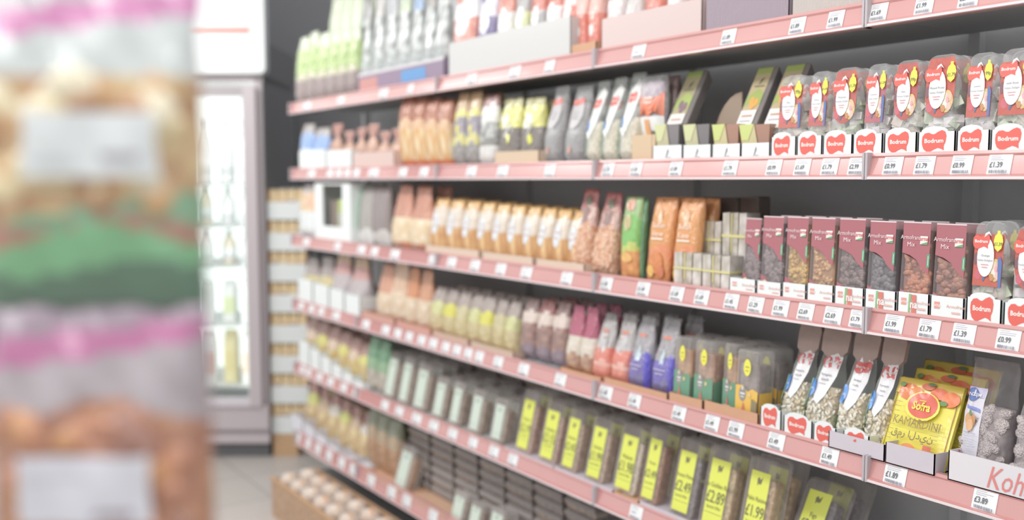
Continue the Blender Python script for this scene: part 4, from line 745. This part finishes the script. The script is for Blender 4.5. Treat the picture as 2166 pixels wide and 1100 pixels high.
# ---- bread crate in front of the plinth
def bread_crate():
    xw = 1.70; y1 = Yat(574, xw, .24); y0 = y1-1.35; o = thing('bread_crate', 'woven tan crate of wrapped bread on the floor', 'crate'); dd = .24
    L = y1-y0; b = MB(); wm = FOOD('#cfa77c', '#a87c52', 90, .6, stretch=.5); t = .012; hz = .2
    b.box(-L/2, L/2, 0, t, 0, hz, wm); b.box(-L/2, L/2, dd-t, dd, 0, hz, wm); b.box(-L/2, -L/2+t, t, dd-t, 0, hz, wm); b.box(L/2-t, L/2, t, dd-t, 0, hz, wm); b.box(-L/2+t, L/2-t, t, dd-t, .118, .13, wm)
    b.build('basket', o)
    b = MB()
    for x0, x1, yy in ((-L/2-.004, L/2+.004, -.006), (-L/2-.004, L/2+.004, dd-.006)): b.box(x0, x1, yy, yy+.012, hz-.006, hz+.012, M('#c79b6c', .6))
    b.build('rim', o)
    o.location = (xw, (y0+y1)/2, 0); o.rotation_euler = (0, 0, -pi/2)
    k = 0
    for i in range(9):
        for j in range(2):
            lf = thing('bread_loaf', '', 'bread'); c = ['#e0bd94', '#d6a878', '#edd9c0', '#e5a25c'][(i+j*2) % 4]
            b = MB(); b.blob((0, 0, .052), (.068, .052, .052), FOOD(c, '#c99c6c', 25, .4)); b.build('loaf', lf)
            b = MB(); b.blob((0, 0, .05), (.07, .056, .054), FILM('#f6f4f0', .3, .08)); b.add([(0.06, -.02, .06), (.06, .02, .06), (.085, .015, .075), (.085, -.015, .075)], [(0, 1, 2, 3)], CLEAR2); b.build('wrapper', lf)
            lf.location = (xw+.066+j*.105, y1-.09-i*.145, .1365+R_.uniform(0, .003)); lf.rotation_euler = (0, 0, R_.uniform(-.12, .12)+pi/2)
            tag(lf, f"wrapped bread loaf in the {'front' if j == 0 else 'rear'} row of the crate, {ORD[i]} from the far end", 'bread', 'wrapped loaves in the crate')
bread_crate()

# ================================================================ back of the shop (faces the camera)
def camframe(px, dep):     # ground point under a picture column at a given distance
    lat = (px-1083)/FP*dep*.9964
    return Vector((lat*cos(YAW)+dep*sin(YAW), -lat*sin(YAW)+dep*cos(YAW), 0))
RZ = -YAW
def ori(o, px, dep, rz=RZ): o.location = camframe(px, dep); o.rotation_euler = (0, 0, rz); return o
fl = MB(); fl.add([(-9, -4, 0), (9, -4, 0), (9, 12, 0), (-9, 12, 0)], [(0, 1, 2, 3)], M('#ffffff'))
fo = struct(fl.build('floor'))
fm = bpy.data.materials.new('floor_tiles'); fm.use_nodes = True; nt = fm.node_tree; bs = nt.nodes['Principled BSDF']; bs.inputs['Roughness'].default_value = .35
tc = nt.nodes.new('ShaderNodeTexCoord'); bk = nt.nodes.new('ShaderNodeTexBrick'); bk.offset = 0; bk.inputs['Scale'].default_value = 1
bk.inputs['Color1'].default_value = lin('#c8c0bb'); bk.inputs['Color2'].default_value = lin('#bfb9b2'); bk.inputs['Mortar'].default_value = lin('#a39c98'); bk.inputs['Mortar Size'].default_value = .006
bk.inputs['Brick Width'].default_value = .45; bk.inputs['Row Height'].default_value = .45
nt.links.new(tc.outputs['Object'], bk.inputs[0]); nt.links.new(bk.outputs['Color'], bs.inputs['Base Color']); fo.data.materials[0] = fm
wb = MB(); wb.box(-6, 4.5, 0, .1, 0, 3.4, M('#77777a', .8, noise=.03)); wo = struct(wb.build('wall_back')); ori(wo, 1083, 6.75)
# wall behind the gondola, away from the aisle
wb = MB(); wb.box(D+1.2, D+1.3, -3, 5.2, 0, 3.4, M('#8a8a8c', .8)); struct(wb.build('wall_right'))

DF = 5.82; S = FP/DF
def zpx(y, dep=DF): return H+(380-y)*dep/FP*1.004
fr = thing('drinks_fridge', 'tall upright glass door fridge with white header, at the aisle end', 'fridge'); ori(fr, 558, DF)
wF = 1.5; GR = M('#bfb3b7', .35, coat=.2); GR2 = M('#a39a9c', .4)
def fb(name, bxs, par=fr):
    b = MB()
    for x in bxs: b.box(*x)
    return b.build(name, par)
zt_ = zpx(162); 
fb('cabinet', [(-wF, 0, .05, .85, .1, .14, GR), (-wF, -.0, .80, .85, .14, zt_, WHITE), (-.05, -.006, .02, .8, .14, zt_, GR), (-wF, -wF+.05, .02, .8, .14, zt_, GR), (-wF, 0, .02, .8, zt_-.04, zt_, GR)])
fb('side_panel', [(-.006, 0, .03, .85, .1, 2.6, M('#78787b', .7))])
fb('kick_plate', [(-wF+.01, -.015, .06, .8, 0, .1, M('#55565a', .6))])
fb('lower_panel', [(-wF, 0, 0, .05, .1, .16, GR), (-wF, 0, .012, .05, .16, .19, GR2), (-wF, 0, -.012, .05, .19, zpx(862), GR)])
fb('inner_liner', [(-wF+.05, -.05, .78, .8, .35, zt_-.05, EMIT('#f6fffb', 1.05))])  # liner is no lamp; emission added so the interior looks brightly lit
b = MB(); P = rrect(wF+.05, .72, .03, 4); b.rings([[(x-wF/2+.012, y, z+zpx(162)) for x, z in P] for y in (-.06, .028)], WHITE); hd = b.build('header', fr)
fb('red_stripe', [(-wF+.05, -.05, -.063, -.0602, zpx(79), zpx(71), M('#d9532c', .5))])
for k in range(2):
    xr = -.035-k*.73; xl = xr-.70; z0, z1 = zpx(862), zpx(188)
    dr = fb('door', [(xr-.075, xr, -.03, .015, z0, z1, GR), (xl, xl+.075, -.03, .015, z0, z1, GR), (xl+.075, xr-.075, -.03, .015, z0, z0+.05, M('#d6cfd6', .3)), (xl+.075, xr-.075, -.03, .015, z1-.055, z1, GR2)])
    fb('glass_pane', [(xl+.075, xr-.075, -.01, -.004, z0+.05, z1-.055, FILM('#f2fffa', .05, .05))], dr)
    fb('handle', [(xl+.02, xl+.045, -.06, -.03, 1.0, 1.5, M('#8f898c', .3))], dr)
fb('seal', [(-.128, -.112, .0155, .03, zpx(850), zpx(205), M('#dfe9e6', .4))])
tube = fb('light_tube', [(-.10, -.055, .06, .09, .4, zt_-.08, EMIT('#f8fffc', 6))])
SHY = [388, 478, 565, 693, 828]
for q, yy in enumerate(SHY):
    fb('wire_shelf', [(-wF+.05, -.105, .12, .75, zpx(yy)-.015, zpx(yy), M('#c9cccb', .4))])
def bottle(h, r, m, capm, nm='milk_bottle'):
    o = thing(nm, '', 'bottle'); b = MB(); b.lathe([(r*.9, 0), (r, .01), (r, h*.55), (r*.85, h*.66), (r*.42, h*.82), (r*.38, h*.9)], m); b.build('bottle_body', o)
    b = MB(); b.lathe([(r*.45, h*.9), (r*.45, h)], capm); b.build('cap', o)
    b = MB(); b.lathe([(r*1.01, h*.15), (r*1.01, h*.48)], M('#f4f6f8', .5)); b.build('label', o); return o
def carton_milk(h, w, m, m2):
    o = thing('drink_carton', '', 'carton'); b = MB(); b.box(-w/2, w/2, -w/2, w/2, 0, h*.8, m); b.rings([[(-w/2, -w/2, h*.8), (w/2, -w/2, h*.8), (w/2, w/2, h*.8), (-w/2, w/2, h*.8)], [(-w/2, -.002, h), (w/2, -.002, h), (w/2, .002, h), (-w/2, .002, h)]], m); b.build('carton_body', o)
    b = MB(); b.box(-w/2-.001, w/2+.001, -w/2-.001, -w/2, h*.2, h*.6, m2); b.build('label', o); return o
RM = camframe(558, DF)
def infridge(o, lx, ly, z):
    v = Matrix.Rotation(RZ, 3, 'Z') @ Vector((lx, ly, 0)); o.location = (RM.x+v.x, RM.y+v.y, z+.0008); o.rotation_euler = (0, 0, RZ)
pal = ['#f2d8c0', '#f0f2f0', '#eadc90', '#f2f4f4', '#e8b0a0', '#d8e8c8']
fn_ = ['top', 'second', 'third', 'fourth', 'bottom']
for q, yy in enumerate(SHY):
    for k in range(9):
        hmax = [.40, .24, .22, .27, .34][q]
        if q == 0: o = bottle(hmax, .048, M('#f6f8f8', .3), M('#eef4f8')) ; nm = 'white milk bottle'
        elif q in (1, 2): o = bottle(hmax, .045, M('#f6f8f8', .3) if (k+q) % 3 else M('#f2e6cc', .3), M('#eef4f8')); nm = 'short white bottle'
        elif q == 3: o = carton_milk(hmax, .075, M('#f6f8f6', .4), M(['#e9f0e6', '#dfeab0', '#f0f4f2'][k % 3])); nm = 'pale drink carton'
        else: o = carton_milk(hmax, .08, M(['#f4f4ee', '#f2e6a8', '#f6f6f6', '#e9b8a0'][k % 4], .4), M(pal[(k*2) % 6])); nm = 'colourful drink carton'
        tag(o, f"{nm}, {ORD[k]} from the right on the {fn_[q]} fridge shelf", 'bottle' if q < 3 else 'carton', f"drinks on the {fn_[q]} fridge shelf")
        infridge(o, -.165-k*.135-(.02 if k > 3 else 0), .2+(.06 if k % 2 else 0), zpx(yy))
# tower of biscuit cartons beside the fridge
TC = 5.88
base = thing('kraft_base_box', 'brown cardboard box at the foot of the white carton tower', 'box'); b = MB(); b.box(0, .155, 0, .3, 0, .145, M('#c9a070', .7)); b.build('box_body', base); b = MB(); b.box(.06, .09, -.001, .301, .144, .1462, M('#d8b88c', .5)); b.build('tape', base); ori(base, 566, TC)
YC = [924, 856, 790, 722, 655, 587, 522, 453]
for k in range(8):
    z0 = .1465 + k*.1935; hgt = .1925; off = [.0, .0, .0, .0, -.0, .0, 0, 0][k]
    o = thing('biscuit_carton', f"white open carton of biscuits, {ORD[k]} from the bottom of the tower", 'carton', 'white biscuit cartons in the tower')
    w = .235; b = MB(); t = .004
    b.box(0, w, 0, t, 0, .112, WHITE); b.box(0, w, .3-t, .3, 0, hgt, WHITE); b.box(0, t, t, .3-t, 0, .112, WHITE); b.box(w-t, w, t, .3-t, 0, .112, WHITE); b.box(t, w-t, t, .3-t, 0, t, WHITE)
    b.box(0, .008, .0, .008, .112, hgt, KRAFT); b.box(w-.008, w, 0, .008, .112, hgt, KRAFT)
    b.build('tray', o)
    ori(o, 564, TC); o.location.z = z0
    for q in range(4):
        c = bag_c = thing('biscuit_pack', f"golden biscuit pack, {ORD[q]} from the left in the {ORD[k]} carton up", 'pack', 'golden biscuit packs in the tower')
        b = MB(); b.rings([[(x*(.8 if q in (0, 3) else 1), y, zz) for x, y in ((-.026, -.045), (.026, -.045), (.026, .045), (-.026, .045))] for q, zz in enumerate((.0, .02, .15, .183))], FOOD('#f8e6bc', '#dcb87c', 40, .4)); b.build('biscuits', c)
        b = MB(); b.box(-.02, .02, -.0525, -.0515, .105, .115, M(['#c98a50', '#8c6c90', '#e8dcc8', '#d9b060'][(q+k) % 4])); b.build('band', c)
        c.rotation_euler = (0, 0, RZ); v = Matrix.Rotation(RZ, 3, 'Z') @ Vector((.034+q*.056, .06, 0)); c.location = o.location+v; c.location.z = z0+.0045
# ================================================================ near hanging bags (left)
DH = .70
def hang_bag(w, h, d, zf, lab, name, seed, blobs=None):
    o, frn = bag(w, h, d, 'flat', zf, None, seed, name, wr=.004, nu=24, nv=44)
    if blobs:
        b = MB()
        for k in range(blobs[2]):
            x = R_.uniform(-.44, .44)*w; z = R_.uniform(blobs[0], blobs[1])*h; s = R_.uniform(.010, .016); b.blob((x, frn(x, z)+.004, z), (s*1.3, .008, s), M(blobs[3][k % len(blobs[3])], .4, coat=.6), Matrix.Rotation(R_.uniform(0, 3), 3, 'Y'), 2)
        b.build('contents', o)
    b = MB(); deco(b, lab, w, h, frn, .011, 8); b.build('paper_label', o); return o
st = thing('hanging_strip_stand', 'slim grey stand holding a column of hanging snack bags', 'stand')
PC = camframe(185, DH+.075)
b = MB(); b.cyl((0, 0, 0), .16, .012, M('#9a9a9a', .4), n=32, smooth=False); b.build('base', st)
b = MB(); b.cyl((0, 0, .012), .009, 2.38, M('#b4b4b4', .3)); b.build('pole', st)
zoneA = lambda u, v: (M('#4e7a5c', .25, coat=.6) if v < .13+.03*sin(3*u) else M('#79bd84', .2, coat=.8) if v < .22+.05*cos(2.6*u-.5) else M('#b87864', .3, coat=.5) if v < .27+.02*sin(4*u) else M('#7fae86', .2, coat=.8) if v < .31+.05*u
                      else FOOD('#e9cf98', '#b98552', 32, .6, coat=.7) if v < .70 else M('#d8e0de', .15, coat=.8) if v < .845+.045*u else M('#dc86bc', .3, coat=.5) if v < .93+.045*u else M('#cfd4d2', .2, coat=.6))
zoneB = lambda u, v: (M('#4e7a5c', .25, coat=.6) if v < .13+.03*sin(3*u) else M('#79bd84', .2, coat=.8) if v < .2+.05*cos(2.6*u-.5) else FOOD('#cf9268', '#a86a4a', 22, .6, coat=.7) if v < .68+.05*sin(3*u+1) else M('#b3a8ad', .2, coat=.8) if v < .85+.05*u
                      else M('#c2689c', .3, coat=.5) if v < .93+.03*u else M('#a58f9f', .3, coat=.5))
hooks = []
def zp(y, dep=DH): return H+(380-y)*dep/FP
wB = 490/FP*DH
def place_bag(o, px, ybot, dep=DH, rz=RZ):
    p = camframe(px, dep); o.location = (p.x, p.y, zp(ybot, dep)); o.rotation_euler = (0, 0, rz)
hB = 715/FP*DH
labA = [('rect', -.36, .405, .76, .595, M('#e6ebeb', .5)), ('rect', .3, .455, .62, .475, M('#a09aa4')), ('rect', -.3, .45, .1, .456, M('#c4c8ca'))]
A = hang_bag(wB, hB, .07, zoneA, labA, 'hanging_snack_bag', 3, (.34, .68, 60, ['#efdcab', '#dcae74', '#c08a58', '#f3e8c8']))
tag(A, 'out of focus bag of tan biscuits with white label and green base', 'bag', 'hanging snack bags'); place_bag(A, 152, 665)
B = hang_bag(wB, hB, .07, zoneB, [('rect', -.54, .35, .6, .565, M('#e2e2ea', .5)), ('rect', .1, .375, .45, .395, M('#a08c98')), ('rect', -.5, .5, .1, .505, M('#c8c4cc'))], 'hanging_snack_bag', 4, (.25, .66, 60, ['#d8995c', '#b9764f', '#cf8a5c', '#a8705a']))
tag(B, 'out of focus bag of orange brown snacks with white label, hanging lowest', 'bag', 'hanging snack bags'); place_bag(B, 156, 1372)
C = hang_bag(wB, hB, .07, zoneA, labA, 'hanging_snack_bag', 5)
tag(C, 'out of focus hanging bag whose pale green lower edge shows at the top left corner', 'bag', 'hanging snack bags'); place_bag(C, 150, -40)
for z in (zp(-40)+hB-.03, zp(665)+hB-.03, zp(1372)+hB-.03):
    b = MB(); b.cyl((0, -.075, z), .003, .075, M('#c0c0c0', .3), axis='y', n=8); b.build('hook', st)
ori(st, 185, DH+.115)

# ================================================================ light
w = bpy.data.worlds.new('shop_ambient'); sc.world = w; w.use_nodes = True
w.node_tree.nodes['Background'].inputs[0].default_value = (.97, .985, 1, 1); w.node_tree.nodes['Background'].inputs[1].default_value = .88
def area(loc, sx, sy, e, rot=(0, 0, 0), col=(1, .985, .97)):
    l = bpy.data.lights.new('ceiling_light', 'AREA'); l.shape = 'RECTANGLE'; l.size = sx; l.size_y = sy; l.energy = e; l.color = col
    o = bpy.data.objects.new('ceiling_light', l); COL.objects.link(o); o.location = loc; o.rotation_euler = rot
for yy in (0, 1.6, 3.2, 4.8):
    area((.4, yy, 3.05), .3, 1.3, 15, (0, math.radians(-22), 0))
area((.7, 5.3, 3.0), .4, 1.2, 12, (0, math.radians(-25), 0))
area((.2, 4.4, 2.9), .8, .8, 9, (math.radians(50), 0, math.radians(-20)))
area((-1.2, 1.2, 2.9), .4, 2.5, 20, (0, math.radians(-50), 0))

cam = bpy.data.cameras.new('camera'); co = bpy.data.objects.new('camera', cam); COL.objects.link(co); sc.camera = co
cam.sensor_width = 36; cam.lens = FP/2166*36; cam.clip_start = .05
co.location = (0, 0, H); co.rotation_euler = (pi/2-PITCH, 0, -YAW)
cam.dof.use_dof = True; cam.dof.focus_distance = 2.12; cam.dof.aperture_fstop = 1.25
sc.view_settings.view_transform = 'Standard'; sc.view_settings.look = 'None'; sc.view_settings.gamma = 1; sc.view_settings.exposure = -0.08
try:
    sc.cycles.max_bounces = 7; sc.cycles.transparent_max_bounces = 24; sc.cycles.diffuse_bounces = 4; sc.cycles.caustics_reflective = False; sc.cycles.caustics_refractive = False
except Exception: pass
